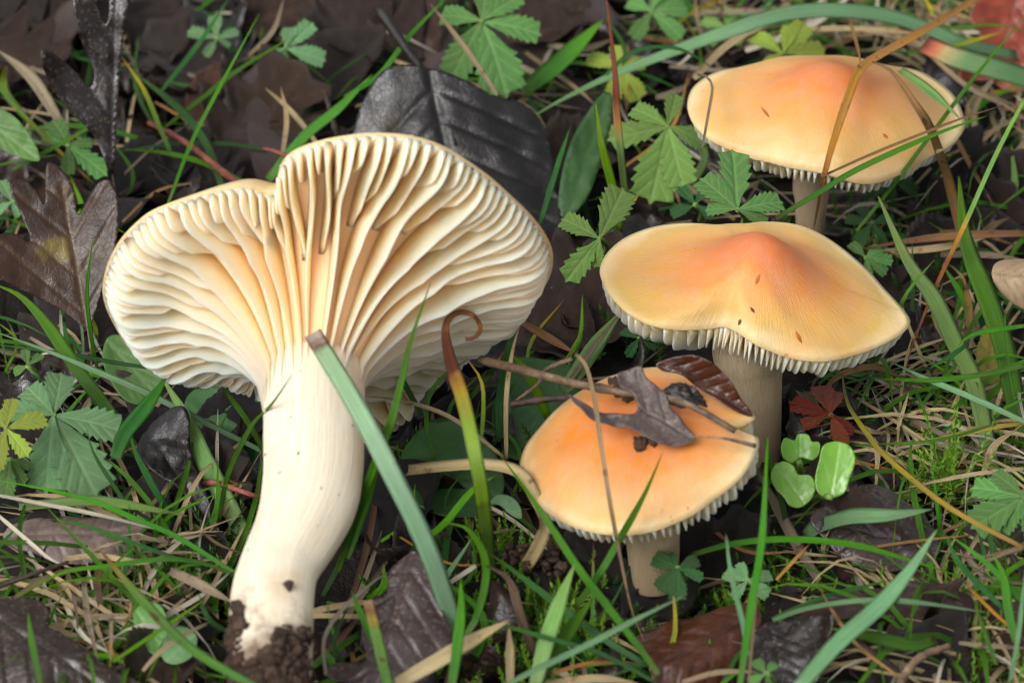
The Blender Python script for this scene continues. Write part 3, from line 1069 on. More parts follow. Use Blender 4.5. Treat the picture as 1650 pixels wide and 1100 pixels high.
def traced_leaf(name, label, cat, outline_px, mid_px, h, tilt, side, mat, group=None, stalk_px=None, stalk_w=6, stalk_mat='twig_dark', stalk_h=None, smooth_n=0, **kw):
    c = np.mean(np.array(outline_px, float), axis=0)
    o = at_z(c[0], c[1], h)
    x, y, n = plane_axes(norm_of(tilt, side))

    def loc(px, py):
        d = at_plane(px, py, o, n) - o
        return np.array([np.dot(d, x), np.dot(d, y)])
    pl = np.array([loc(*p) for p in outline_px])
    if smooth_n:
        m_ = max(2, smooth_n // len(pl))
        k_ = len(pl)
        out = []
        for i in range(k_):
            a, b, c_, d = pl[i - 1], pl[i], pl[(i + 1) % k_], pl[(i + 2) % k_]
            for t in np.arange(m_) / m_:
                out.append(0.5 * ((2 * b) + (-a + c_) * t + (2 * a - 5 * b + 4 * c_ - d) * t * t + (-a + 3 * b - 3 * c_ + d) * t ** 3))
        pl = np.array(out)
    V, F, ve = leaf_geo(pl, loc(*mid_px[0]), loc(*mid_px[1]), **kw)
    Wd = o + np.outer(V[:, 0], x) + np.outer(V[:, 1], y) + np.outer(V[:, 2], n)
    ob = link(name, Wd, F, mat, None, o, {'vein': ve})
    if stalk_px:
        hs_ = stalk_h or [h] * len(stalk_px)
        pts = np.array([at_z(a, b, hh) for (a, b), hh in zip(stalk_px, hs_)])
        pts[0] = at_plane(*stalk_px[0], o + n * 0.0002, n)
        p = catmull(pts, 14)
        r = stalk_w * 0.5 * np.array([pxsize(q) for q in p]) * np.linspace(0.3, 1.15, 14)
        tv, tf, _, _ = tube(p, r, 8, 0.12)
        link('stalk', tv, tf, stalk_mat, ob, p[0])
    tag(ob, label, cat, group)
    return ob


# stock outlines in unit length: stem end (0,0), tip (0,1)
def mirror(right):
    r = np.array(right, float)
    l = r[::-1].copy()
    l[:, 0] *= -1
    keep = [q for q in l if abs(q[0]) > 1e-6]
    return np.vstack([r, np.array(keep)])


def ovate(w=0.32, peak=0.42, n=22, serr=0.0, teeth=14):
    y = np.linspace(0, 1, n * (3 if serr else 1))
    prof = np.sin(np.pi * y ** (math.log(0.5) / math.log(peak))) ** 0.85 * w
    if serr:
        prof = prof * (1 - serr * ((y * teeth) % 1.0))
    return mirror(np.column_stack([prof, y]))


def lobed(w=0.4, lobes=3, depth=0.55, point=0.12):
    pts = [(0.0, 0.0), (0.05, 0.06)]
    for i in range(lobes):
        y = 0.2 + 0.56 * i / max(1, lobes - 1)
        ww = w * (0.75 + 0.5 * math.sin(math.pi * (i + 0.7) / lobes)) * (1.0 - 0.25 * i / lobes)
        pts += [(ww * (1 - depth * 0.6), y - 0.02), (ww * 0.93, y + point * 0.5), (ww, y + point), (ww * 0.86, y + point * 1.5), (ww * (1 - depth), y + point * 1.35 + 0.03)]
    pts += [(w * 0.28, 0.93), (0.0, 1.0)]
    return mirror(pts)


def leaflet_outline(w=0.30, teeth=4, start=0.42, dp=0.075):
    pts = [(0.0, 0.0), (0.035, 0.06), (w * 0.42, 0.24), (w * 0.72, start)]
    for i in range(teeth):
        f = i / teeth
        y = start + (0.97 - start) * f
        ww = w * math.sqrt(max(0.02, 1 - ((y - 0.62) / 0.46) ** 2))
        pts += [(ww * 0.98 + dp * 0.55, y + 0.09), (ww * 0.88, y + 0.115)]
    pts += [(0.05, 0.965), (0.0, 1.03)]
    return mirror(pts)


def bake(name, outline, mat, cells, seed, **kw):
    V, F, ve = leaf_geo(outline, (0, 0), (0, 1), cells=cells, seed=seed, th=0.006, **kw)
    ob = link(name, V, F, mat, None, None, {'vein': ve})
    me = ob.data
    bpy.data.objects.remove(ob)
    return me


LEAFLET = {}
for mt in ('herb_green', 'herb_blue', 'herb_light', 'herb_lime', 'herb_dark', 'leaf_red'):
    LEAFLET[mt] = [bake('leaflet', leaflet_outline(0.21 + 0.035 * k, 4 + k % 2, 0.34 + 0.05 * k), mt, 46, 30 + k, n_side=5, ang=38, crumple=0.02, groove=0.018, pleat=0.22 - 0.07 * k, bend=-0.12 - 0.1 * k) for k in range(3)]
CINQ = 'cinquefoil leaves among the grass'


def basis(base, tip, normal, L=None):
    y = np.asarray(tip) - np.asarray(base)
    ln = np.linalg.norm(y)
    y = y / ln
    n = np.asarray(normal, float)
    n = n - y * np.dot(n, y)
    n /= np.linalg.norm(n)
    x = np.cross(y, n)
    s = ln if L is None else L
    m = Matrix.Identity(4)
    for i in range(3):
        m[i][0], m[i][1], m[i][2], m[i][3] = x[i] * s, y[i] * s, n[i] * s, base[i]
    return m


def cinquefoil(centre, tips, h, tilt, mat, label, ground=None, droop=1.5, group=None, side=0, stalk_mat='stalk_green'):
    """one compound leaf: leaflets around the top of a stalk. centre, tips in pixels"""
    c = at_z(*centre, h)
    n = norm_of(tilt, side)
    root_p = at_z(centre[0] + 6, centre[1] + 34, -5) if ground is None else at_z(*ground, -5)
    root = empty('cinquefoil', root_p)
    p = catmull(np.array([root_p, root_p * 0.35 + c * 0.65 + np.array([0.001, 0, 0.0]), c]), 10)
    tv, tf, _, _ = tube(p, np.linspace(0.0006, 0.00042, 10), 7)
    link('stalk', tv, tf, stalk_mat, root, root_p)
    for i, (px, py) in enumerate(tips):
        t = at_plane(px, py, c - n * droop * MM * (0.3 + 0.7 * random.random()), n)
        nn = n + np.array([random.uniform(-.22, .22), random.uniform(-.22, .22), 0])
        me = random.choice(LEAFLET[mat])
        child_mesh('leaflet', me, root, basis(c + n * 0.0001 * i, t, nn))
    tag(root, label, 'cinquefoil', group)
    return root


# ------------------------------------------------------------------ the named leaves of the litter
D = 'dead leaves in the litter'
traced_leaf('dead_leaf', 'large black wet leaf with a long stalk standing behind the tipped mushroom cap', 'leaf',
            [(690, 112), (640, 108), (605, 125), (585, 158), (570, 200), (566, 250), (580, 320), (640, 380), (730, 420), (830, 430), (890, 410), (908, 350), (895, 280), (885, 220), (868, 180), (835, 158), (790, 150), (745, 128), (712, 116)],
            [(690, 113), (760, 425)], 10, 42, 0, 'leaf_black', D, [(735, 235), (712, 165), (686, 121), (651, 74), (610, 12)], 18, 'twig_black', [12, 15, 18, 22, 27], smooth_n=90,
            cells=58, n_side=6, ang=55, cup=-0.10, bend=0.15, crumple=0.035, groove=0.014, seed=3, jag=0.006)
traced_leaf('dead_leaf', 'upright dark lobed leaf on a thin stalk above the yellow-spotted leaf', 'leaf',
            [(178, 285), (160, 235), (135, 200), (100, 165), (75, 120), (68, 82), (85, 84), (118, 112), (146, 140), (150, 110), (128, 60), (118, 10), (126, -20), (150, -6), (168, 40), (176, 20), (180, -40), (215, -40), (206, 20), (196, 80), (192, 140), (188, 200), (186, 260)],
            [(180, 285), (186, -30)], 26, 62, 6, 'leaf_dark', D, [(181, 280), (184, 300), (188, 345)], 6, 'twig_dark', [18, 14, 4], smooth_n=110,
            cells=54, n_side=5, ang=38, cup=0.25, crumple=0.03, seed=6)
traced_leaf('dead_leaf', 'brown round-lobed leaf with mustard yellow spots beside the tipped mushroom', 'leaf',
            [(138, 528), (100, 500), (60, 480), (20, 462), (-10, 440), (-14, 395), (20, 378), (50, 392), (36, 350), (18, 310), (24, 292), (42, 292), (62, 312), (72, 330), (74, 280), (78, 262), (98, 272), (118, 300), (126, 345), (140, 322), (158, 295), (178, 292), (190, 320), (192, 370), (182, 420), (165, 470), (150, 515)],
            [(140, 528), (100, 300)], 16, 48, 0, 'leaf_spotted', D, [(140, 526), (146, 556), (150, 590)], 7, 'twig', [8, 5, 0], smooth_n=120,
            cells=58, n_side=4, ang=40, cup=0.12, crumple=0.035, seed=9)
traced_leaf('dead_leaf', 'glossy dark wet leaf flat beside the soil-covered stem foot', 'leaf',
            [(-20, 980), (20, 962), (60, 958), (80, 975), (76, 1000), (110, 1020), (140, 1045), (175, 1070), (215, 1090), (240, 1120), (150, 1140), (20, 1140), (-30, 1090)],
            [(-20, 985), (190, 1120)], 7, 18, 4, 'leaf_dark', D, smooth_n=80, cells=54, n_side=5, cup=-0.12, crumple=0.05, seed=12, jag=0.012)
traced_leaf('dead_leaf', 'slate grey crumbling leaf under the pale straw', 'leaf',
            [(5, 862), (30, 838), (80, 826), (140, 826), (190, 830), (232, 842), (228, 868), (190, 888), (140, 898), (90, 895), (50, 886), (20, 880)],
            [(5, 865), (232, 852)], 4, 14, 0, 'leaf_grey', D, smooth_n=60, cells=54, n_side=7, ang=70, cup=-0.3, crumple=0.025, seed=15, jag=0.01)
traced_leaf('dead_leaf', 'black shrivelled leaf curled beside the broad pale grass blade', 'leaf',
            [(228, 700), (250, 680), (280, 672), (300, 690), (306, 730), (322, 780), (340, 820), (338, 846), (316, 838), (296, 800), (270, 780), (240, 760), (222, 730)],
            [(232, 690), (335, 840)], 5, 25, 10, 'leaf_black', D, smooth_n=60, cells=34, cup=0.5, crumple=0.09, seed=18)
traced_leaf('dead_leaf', 'dark lobed leaf with pale fuzz beside the broad cut grass blade', 'leaf',
            [(668, 888), (690, 912), (700, 940), (712, 978), (726, 1010), (730, 1040), (700, 1062), (690, 1090), (655, 1110), (600, 1105), (540, 1095), (520, 1075), (545, 1062), (590, 1066), (584, 1030), (583, 1000), (600, 962), (622, 958), (628, 920), (645, 905)],
            [(664, 892), (600, 1100)], 8, 26, -4, 'leaf_purple', D, smooth_n=110, cells=60, n_side=5, cup=-0.12, crumple=0.045, seed=21, jag=0.008)
traced_leaf('dead_leaf', 'mauve-grey leaf with a stalk under the short broad grass blade', 'leaf',
            [(1382, 768), (1410, 758), (1440, 772), (1470, 800), (1495, 830), (1510, 862), (1515, 888), (1490, 905), (1440, 916), (1395, 912), (1355, 890), (1325, 862), (1305, 838), (1330, 815), (1368, 812), (1390, 808)],
            [(1514, 886), (1330, 840)], 6, 22, 4, 'leaf_purple', D, [(1512, 886), (1545, 892), (1580, 898), (1650, 880)], 7, 'twig', [6, 6, 6, 8], smooth_n=90, cells=58, n_side=6, ang=42, cup=-0.12, crumple=0.04, seed=24, jag=0.006)
traced_leaf('dead_leaf', 'brown deeply lobed leaf with a forked stalk below the mauve-grey leaf', 'leaf',
            [(1560, 925), (1545, 950), (1565, 960), (1570, 985), (1560, 1010), (1545, 1008), (1535, 1022), (1520, 1018), (1512, 998), (1516, 962), (1500, 975), (1480, 1010), (1465, 1035), (1448, 1028), (1436, 1036), (1428, 1012), (1440, 992), (1405, 998), (1370, 995), (1330, 1000), (1290, 990), (1320, 962), (1360, 948), (1420, 944), (1470, 935), (1520, 938)],
            [(1552, 930), (1380, 985)], 5, 20, 4, 'leaf_brown', D, [(1552, 930), (1575, 918), (1600, 900), (1648, 882)], 8, 'twig', [6, 7, 8, 10], smooth_n=130, cells=64, n_side=4, ang=38, cup=-0.1, crumple=0.03, seed=27, jag=0.004)
traced_leaf('dead_leaf', 'dark leathery leaf at the foot of the upright grass pair', 'leaf',
            [(1225, 1010), (1262, 1000), (1310, 1005), (1345, 1015), (1340, 1050), (1320, 1100), (1260, 1130), (1200, 1120), (1205, 1060)],
            [(1240, 1005), (1270, 1125)], 6, 24, -8, 'leaf_dark', D, smooth_n=60, cells=36, cup=0.2, crumple=0.05, seed=30, jag=0.006)
traced_leaf('dead_leaf', 'rust brown folded leaf below the small orange mushroom', 'leaf',
            [(1030, 1000), (1060, 988), (1110, 985), (1160, 975), (1215, 970), (1225, 1010), (1190, 1060), (1150, 1110), (1070, 1110), (1040, 1060)],
            [(1220, 985), (1050, 1080)], 4, 20, 6, 'leaf_rust', D, smooth_n=60, cells=36, cup=-0.3, crumple=0.06, seed=33, jag=0.008)
traced_leaf('dead_leaf', 'wet red-brown leaf behind the red-tipped grass blade', 'leaf',
            [(1600, -10), (1660, -10), (1670, 60), (1668, 140), (1630, 150), (1590, 130), (1545, 128), (1560, 90), (1580, 60), (1562, 30)],
            [(1640, -10), (1600, 140)], 6, 34, 0, 'leaf_red', D, smooth_n=60, cells=34, cup=0.15, crumple=0.05, seed=36)
traced_leaf('dead_leaf', 'pale tan cupped leaf at the edge beside the two wide grass blades', 'leaf',
            [(1598, 440), (1606, 420), (1630, 408), (1670, 405), (1700, 430), (1700, 480), (1660, 488), (1625, 474), (1605, 458)],
            [(1600, 440), (1700, 452)], 12, 40, 0, 'leaf_tan', D, smooth_n=50, cells=30, cup=-0.5, crumple=0.02, seed=39)
traced_leaf('dead_leaf', 'mossy yellow strip of leaf behind the two wide grass blades', 'leaf',
            [(1575, 560), (1590, 525), (1612, 520), (1618, 570), (1616, 630), (1590, 642), (1572, 620)],
            [(1590, 640), (1600, 522)], 2, 30, 0, 'leaf_yellow', D, smooth_n=40, cells=24, crumple=0.05, seed=42, jag=0.03)
# leaves resting on the small mushroom's cap
traced_leaf('dead_leaf', 'crumpled grey lobed leaf lying on the small orange cap', 'leaf',
            [(995, 604), (1012, 598), (1032, 597), (1040, 612), (1058, 626), (1072, 640), (1082, 662), (1104, 684), (1122, 704), (1098, 716), (1066, 718), (1036, 706), (1010, 694), (980, 692), (955, 684), (935, 668), (912, 642), (935, 652), (962, 664), (990, 668), (1018, 668), (1028, 656), (1020, 636), (998, 620)],
            [(1118, 704), (1000, 640)], 30.5, 26, 4, 'leaf_grey', None, [(1116, 703), (1160, 705), (1190, 711), (1217, 718)], 7, 'twig', [29, 28.5, 27.5, 26.5], smooth_n=110, cells=58, n_side=4, ang=45, cup=0.12, crumple=0.05, groove=0.016, seed=45, edge_curl=0.05)
traced_leaf('dead_leaf', 'dark mottled curled leaf arching over the back of the small orange cap', 'leaf',
            [(1058, 586), (1085, 576), (1115, 575), (1145, 588), (1170, 610), (1192, 640), (1213, 668), (1196, 668), (1165, 652), (1130, 628), (1095, 604), (1068, 598)],
            [(1060, 588), (1212, 668)], 30, 50, 12, 'leaf_rust', None, smooth_n=70, cells=54, n_side=7, cup=0.6, crumple=0.04, seed=48, edge_curl=0.04)
traced_leaf('dead_leaf', 'blackish leaf scrap tucked under the crumpled grey leaf', 'leaf',
            [(1070, 625), (1095, 615), (1125, 630), (1142, 655), (1136, 678), (1110, 672), (1090, 655), (1060, 640)],
            [(1070, 625), (1140, 675)], 28.5, 30, 8, 'leaf_dark', None, smooth_n=40, cells=24, crumple=0.12, seed=51, jag=0.03)

# broad green leaves
P_ = 'broad green herb leaves in the grass'
for lab, ol, mid, h, ti, sd_, mt in (
        ('broad pale green leaf poking in beside the upright dark leaf', [(-30, 170), (5, 178), (30, 195), (55, 228), (64, 258), (40, 256), (0, 240), (-30, 220)], [(-30, 190), (62, 258)], 16, 40, 0, 'herb_green'),
        ('long dark green ribbed leaf behind the thin bright grass tip', [(975, 148), (988, 165), (982, 210), (968, 262), (946, 320), (918, 350), (900, 338), (905, 280), (922, 225), (948, 180)], [(915, 350), (980, 150)], 7, 34, 10, 'herb_dark'),
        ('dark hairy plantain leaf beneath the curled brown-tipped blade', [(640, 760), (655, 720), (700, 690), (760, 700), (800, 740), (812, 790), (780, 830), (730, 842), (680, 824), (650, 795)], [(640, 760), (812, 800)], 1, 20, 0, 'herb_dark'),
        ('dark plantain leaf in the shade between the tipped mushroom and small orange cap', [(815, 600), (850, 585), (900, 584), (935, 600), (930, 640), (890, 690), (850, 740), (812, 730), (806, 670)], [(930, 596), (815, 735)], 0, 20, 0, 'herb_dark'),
        ('round green leaf under the cap edge of the tipped mushroom', [(168, 556), (180, 540), (205, 545), (250, 575), (262, 610), (240, 650), (205, 650), (180, 620), (166, 585)], [(172, 550), (255, 640)], 4, 30, 0, 'herb_green'),
        ('dark green leaf in the hollow beside the white stem', [(300, 640), (350, 625), (410, 640), (420, 700), (400, 760), (340, 760), (300, 720)], [(300, 650), (410, 760)], -1, 20, 0, 'herb_dark'),
        ('small smooth oval leaf beside the soil-covered foot', [(215, 1000), (225, 975), (255, 975), (270, 1000), (276, 1040), (262, 1058), (236, 1045)], [(220, 985), (268, 1056)], 5, 26, 0, 'herb_green'),
        ('wide oval green leaf overlapping the small smooth one', [(262, 1040), (275, 1015), (305, 1012), (318, 1030), (310, 1060), (285, 1070), (264, 1062)], [(314, 1022), (268, 1062)], 6, 22, 0, 'herb_blue'),
        ('notched green leaf under the curling tan straw', [(788, 812), (800, 798), (822, 800), (838, 815), (840, 835), (822, 828), (808, 815), (798, 812)], [(790, 812), (838, 830)], 9, 40, 0, 'herb_blue')):
    traced_leaf('herb_leaf', lab, 'leaf', ol, mid, h, ti, sd_, mt, P_, smooth_n=60, cells=30, n_side=4, ang=20, crumple=0.025, cup=0.12, seed=int(ol[0][0]) % 97)

# seedlings: glossy round seed leaves
for lab, ol, mid, h in (
        ('glossy kidney-shaped seed leaf with a bright sheen beside the wavy mushroom stem', [(1316, 790), (1313, 770), (1320, 740), (1326, 718), (1345, 711), (1366, 716), (1377, 732), (1376, 752), (1368, 772), (1362, 792), (1345, 801), (1326, 799)], [(1338, 800), (1352, 713)], 13),
        ('round seed leaf with a small dark hole under the kidney-shaped one', [(1246, 752), (1262, 743), (1278, 750), (1286, 764), (1304, 766), (1314, 782), (1308, 803), (1290, 817), (1272, 814), (1262, 800), (1250, 788), (1242, 770)], [(1252, 750), (1296, 812)], 11),
        ('small scalloped seed leaf above the one with a hole', [(1258, 722), (1264, 706), (1280, 709), (1286, 699), (1302, 700), (1308, 711), (1320, 714), (1319, 732), (1308, 742), (1290, 737), (1276, 746), (1262, 738)], [(1288, 744), (1288, 700)], 9)):
    ob = traced_leaf('seed_leaf', lab, 'leaf', ol, mid, h, 48, 0, 'herb_glossy', 'glossy seed leaves', smooth_n=60, cells=26, n_side=2, ang=25, crumple=0.012, cup=0.1, groove=0.01, th=0.0006, seed=int(ol[0][0]) % 89)
    st = at_z(mid[0][0], mid[0][1], h)
    p = catmull(np.array([st, st * 0.5 + at_z(1300, 800, -4) * 0.5, at_z(1305, 815, -5)]), 8)
    tv, tf, _, _ = tube(p, np.full(8, 0.0005), 7)
    link('stalk', tv, tf, 'stalk_green', ob, st)

# cinquefoil leaves traced one by one
CF = [
    ((776, 34), [(872, 52), (818, 150), (728, 122), (708, 22), (786, -40), (840, -10)], 20, 34, 'herb_green', 'large cinquefoil leaf with spread leaflets above the black leaf'),
    ((1076, 204), [(980, 224), (1050, 322), (1018, 172), (1100, 300), (1140, 230), (1090, 150)], 16, 34, 'herb_light', 'light green cinquefoil leaf between the two upright mushroom caps'),
    ((966, 384), [(905, 350), (912, 452), (1006, 300), (985, 352), (958, 430)], 22, 34, 'herb_light', 'hairy cinquefoil leaf reaching to the wavy mushroom edge'),
    ((1188, 338), [(1181, 240), (1128, 284), (1262, 322), (1238, 360), (1136, 338)], 26, 30, 'herb_green', 'cinquefoil leaf standing in front of the broad low mushroom'),
    ((1262, 86), [(1210, 52), (1300, 36), (1330, 78), (1230, 108), (1275, 40)], 10, 30, 'herb_lime', 'yellow-green cinquefoil leaf behind the broad low mushroom'),
    ((1050, 20), [(1020, 62), (1100, 60), (1110, 10), (1060, -30), (1010, 0)], 10, 34, 'herb_green', 'cinquefoil leaf behind the tall brown-topped blade'),
    ((1000, 110), [(945, 90), (1030, 160), (985, 165), (1040, 100), (990, 72)], 8, 34, 'herb_lime', 'small yellowing cinquefoil leaf beside the tall brown-topped blade'),
    ((350, 62), [(302, 50), (330, 92), (385, 50), (372, 76), (345, 22)], 10, 36, 'herb_blue', 'small bluish cinquefoil leaf in the brown litter'),
    ((460, 78), [(505, 36), (525, 96), (452, 118), (425, 95), (470, 40)], 11, 36, 'herb_blue', 'three-lobed bluish cinquefoil leaf next to the small one in the litter'),
    ((110, 235), [(68, 218), (84, 190), (172, 282), (110, 282), (150, 230)], 10, 36, 'herb_green', 'cinquefoil leaf under the upright dark lobed leaf'),
    ((86, 668), [(100, 596), (196, 690), (155, 795), (0, 660), (40, 620), (72, 790)], 14, 34, 'herb_blue', 'big silky-edged cinquefoil leaf near the crossing grass blades'),
    ((10, 690), [(-30, 650), (76, 672), (45, 735), (-10, 755), (20, 640)], 17, 34, 'herb_lime', 'yellow-tinged cinquefoil leaf overlapping the silky-edged one'),
    ((16, 740), [(40, 780), (8, 800), (-30, 770), (50, 752)], 11, 34, 'herb_green', 'small cinquefoil leaf below the yellow-tinged one'),
    ((45, 590), [(60, 620), (20, 600), (40, 560), (68, 570)], 6, 34, 'herb_green', 'little cinquefoil leaf in the shade of the spotted leaf'),
    ((1092, 915), [(1050, 896), (1075, 888), (1128, 900), (1134, 932), (1060, 950), (1092, 968)], 9, 34, 'herb_dark', 'dark cinquefoil leaf beside the small mushroom stem'),
    ((1205, 935), [(1165, 920), (1190, 905), (1245, 925), (1240, 960), (1180, 965)], 7, 34, 'herb_blue', 'pale cinquefoil leaf behind the upright grass pair'),
    ((1650, 800), [(1566, 782), (1566, 848), (1612, 856), (1600, 760), (1660, 860)], 11, 36, 'herb_green', 'cinquefoil leaf beside the bright moss sprig'),
    ((1405, 360), [(1360, 352), (1385, 330), (1440, 350), (1425, 395), (1380, 395)], 4, 34, 'herb_dark', 'small dark cinquefoil leaf under the broad low cap'),
    ((1395, 415), [(1370, 390), (1420, 395), (1430, 440), (1400, 450), (1440, 420)], 5, 34, 'herb_green', 'cinquefoil leaf beside the edge of the wavy cap'),
    ((1235, 1085), [(1215, 1060), (1250, 1066), (1240, 1110), (1205, 1100)], 8, 34, 'herb_green', 'tiny cinquefoil leaf between the upright grass and big blade'),
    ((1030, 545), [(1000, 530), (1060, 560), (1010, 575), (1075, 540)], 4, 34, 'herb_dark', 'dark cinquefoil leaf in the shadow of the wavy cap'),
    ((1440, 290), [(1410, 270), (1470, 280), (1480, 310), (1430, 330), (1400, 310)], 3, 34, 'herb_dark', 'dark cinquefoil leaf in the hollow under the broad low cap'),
    ((20, 325), [(0, 290), (40, 300), (30, 350), (-10, 345)], 6, 34, 'herb_blue', 'small cinquefoil leaf behind the spotted brown leaf'),
    ((1120, 330), [(1080, 345), (1095, 300), (1140, 300), (1150, 350)], 8, 34, 'herb_dark', 'dark cinquefoil leaf behind the upright one by the broad low mushroom'),
    ((1170, 45), [(1130, 30), (1180, 10), (1215, 40), (1195, 72), (1140, 70)], 6, 34, 'herb_light', 'light cinquefoil leaf under the long arching blade'),
    ((565, 30), [(545, 10), (590, 15), (585, 50), (550, 55)], 5, 34, 'herb_dark', 'small dark cinquefoil leaf near the black leaf stalk'),
]
for c, tips, h, ti, mt, lab in CF:
    cinquefoil(c, tips, h, ti, mt, lab, group=CINQ)
cinquefoil((1338, 668), [(1272, 648), (1290, 685), (1322, 616), (1345, 625), (1375, 700), (1360, 720)], 6, 34, 'leaf_red', 'red withered cinquefoil leaf in the shade beside the wavy mushroom stem', group=CINQ, stalk_mat='stalk_red')


# ------------------------------------------------------------------ grass blades and straws, traced from the photograph
from mathutils.bvhtree import BVHTree


def mushroom_bvh():
    V, F, o = [], [], 0
    for m in MUSH.values():
        for ob in [m['cap'], m['stem']] + list(m['cap'].children):
            l = parent_loc(ob)
            V += [v.co + l for v in ob.data.vertices]
            F += [[i + o for i in p.vertices] for p in ob.data.polygons]
            o = len(V)
    return BVHTree.FromPolygons(V, F)


MB = mushroom_bvh()


def in_front(p, gap):
    """lay points on whatever part of a mushroom would hide them"""
    out = p.copy()
    for i, q in enumerate(p):
        d = Vector(q - CAM)
        L = d.length
        d.normalize()
        h = MB.ray_cast(Vector(CAM), d)
        if h[0] is not None and h[3] < L + gap:
            out[i] = CAM + np.array(d) * (h[3] - gap)
    # even out the steps
    for _ in range(3):
        dep = np.linalg.norm(out - CAM, axis=1)
        sm = dep.copy()
        sm[1:-1] = np.minimum(dep[1:-1], (dep[:-2] + dep[2:]) / 2)
        dirs = (out - CAM) / dep[:, None]
        out = CAM + dirs * sm[:, None]
    return out


KIND = {
    'grass_green': ('green grass blade rising through the litter', 'green grass blades'),
    'grass_bluish': ('smooth blue-green grass blade in the litter', 'blue-green grass blades'),
    'grass_dark': ('dark green grass blade in the litter', 'dark green grass blades'),
    'grass_pale': ('pale dull green grass blade in the litter', 'pale green grass blades'),
    'grass_bright': ('bright yellow-green grass blade in the litter', 'bright green grass blades'),
    'grass_brown_tip': ('green grass blade withering brown at the tip', 'brown-tipped grass blades'),
    'grass_yellow_tip': ('green grass blade turning yellow at the tip', 'yellow-tipped grass blades'),
    'grass_yellow': ('yellowed grass blade lying over the litter', 'yellowed grass blades'),
    'grass_half_brown': ('grass blade half green and half brown', 'half-brown grass blades'),
    'straw_tan': ('tan dry straw lying in the grass', 'tan straws'),
    'straw_brown': ('brown dry straw lying in the grass', 'brown straws'),
    'straw_grey': ('greyish weathered straw lying in the grass', 'grey straws'),
    'straw_dark': ('dark rotting straw lying in the grass', 'dark straws'),
    'straw_white': ('bleached whitish straw lying in the grass', 'white straws'),
    'straw_orange': ('orange-brown dry straw lying in the grass', 'orange straws'),
}
LANDMARKS = [((360, 450), 'the left lobe of the tipped cap'), ((700, 380), 'the tipped cap'), ((505, 700), 'the white stem'), ((440, 1040), 'the soil-covered stem foot'), ((1215, 470), 'the wavy orange cap'),
             ((1215, 640), 'the wavy mushroom stem'), ((1330, 200), 'the broad low cap'), ((1030, 730), 'the small orange cap'), ((1052, 880), 'the small mushroom stem'), ((740, 200), 'the big black leaf'), ((650, 74), 'the black leaf stalk'),
             ((150, 110), 'the upright dark leaf'), ((100, 410), 'the yellow-spotted leaf'), ((80, 1040), 'the glossy dark wet leaf'), ((120, 862), 'the slate grey leaf'), ((285, 750), 'the black shrivelled leaf'), ((650, 1000), 'the fuzzy dark leaf'),
             ((1420, 840), 'the mauve-grey leaf'), ((1480, 975), 'the brown lobed leaf'), ((1130, 1050), 'the rust brown folded leaf'), ((1275, 1060), 'the dark leathery leaf'), ((1615, 60), 'the red-brown leaf'), ((1640, 445), 'the tan cupped leaf'),
             ((1595, 580), 'the yellow leaf strip'), ((1330, 660), 'the red withered cinquefoil'), ((1340, 755), 'the kidney-shaped seed leaf'), ((86, 690), 'the silky-edged cinquefoil'), ((785, 60), 'the large cinquefoil'), ((1075, 220), 'the light green cinquefoil'),
             ((965, 385), 'the hairy cinquefoil'), ((1188, 310), 'the cinquefoil before the broad low cap'), ((405, 70), 'the two bluish cinquefoils'), ((110, 235), 'the cinquefoil under the upright dark leaf'), ((1262, 80), 'the yellow-green cinquefoil'), ((1520, 790), 'the moss sprig'),
             ((1620, 820), 'the cinquefoil by the moss sprig'), ((690, 880), 'the broad cut blade'), ((765, 740), 'the curled-tip blade'), ((720, 770), 'the hairy plantain leaf'), ((860, 900), 'the crumbly earth lump'), ((1092, 920), 'the dark cinquefoil by the small stem'),
             ((245, 1020), 'the small smooth oval leaf'), ((1590, 470), 'the two wide blades'), ((1310, 30), 'the long arching blade'), ((1000, 60), 'the tall brown-topped stalk'), ((945, 250), 'the dark ribbed leaf'), ((310, 160), 'the reddish stalk'), ((950, 500), 'the gap between the caps'),
             ((230, 590), 'the round green leaf'), ((330, 700), 'the broad pale blade'), ((920, 1000), 'the pale folded blade'), ((1220, 900), 'the upright grass pair'), ((1400, 960), 'the wide slanting blade'), ((540, 100), 'the dark twig stub')]


def near(x, y):
    (lx, ly), nm = min(LANDMARKS, key=lambda q: math.hypot(q[0][0] - x, q[0][1] - y))
    dx, dy = x - lx, (y - ly) * 1.5
    word = 'beside' if abs(dx) > abs(dy) else ('before' if dy > 0 else 'behind')
    return word + ' ' + nm


def say(mat, w, pts, kind):
    p = np.asarray(pts, float)
    L = np.linalg.norm(np.diff(p, axis=0), axis=1).sum()
    bend = 1 - np.linalg.norm(p[-1] - p[0]) / L
    a = 'hair-thin' if w < 5.5 else 'thin' if w < 8.5 else 'narrow' if w < 13 else 'wide'
    b = 'short' if L < 110 else 'long' if L > 230 else ''
    c = 'straight' if bend < 0.012 else 'arched' if bend > 0.05 else ''
    col = {'grass_green': 'green', 'grass_bluish': 'blue-green', 'grass_dark': 'dark green', 'grass_pale': 'pale green', 'grass_bright': 'bright green', 'grass_brown_tip': 'brown-tipped', 'grass_yellow_tip': 'yellow-tipped', 'grass_yellow': 'yellow',
           'grass_half_brown': 'half-brown', 'straw_tan': 'tan', 'straw_brown': 'brown', 'straw_grey': 'grey', 'straw_dark': 'dark', 'straw_white': 'whitish', 'straw_orange': 'orange-brown'}[mat]
    m = p[len(p) // 2]
    t = abs(math.degrees(math.atan2(p[-1][1] - p[0][1], p[-1][0] - p[0][0])))
    t = min(t, 180 - t)
    d = 'upright' if t > 62 else 'level' if t < 16 else ''
    return ' '.join(q for q in (a, b, d, c, col, kind, near(*m)) if q)


CAMUP = UPV * 0.35 - FWD


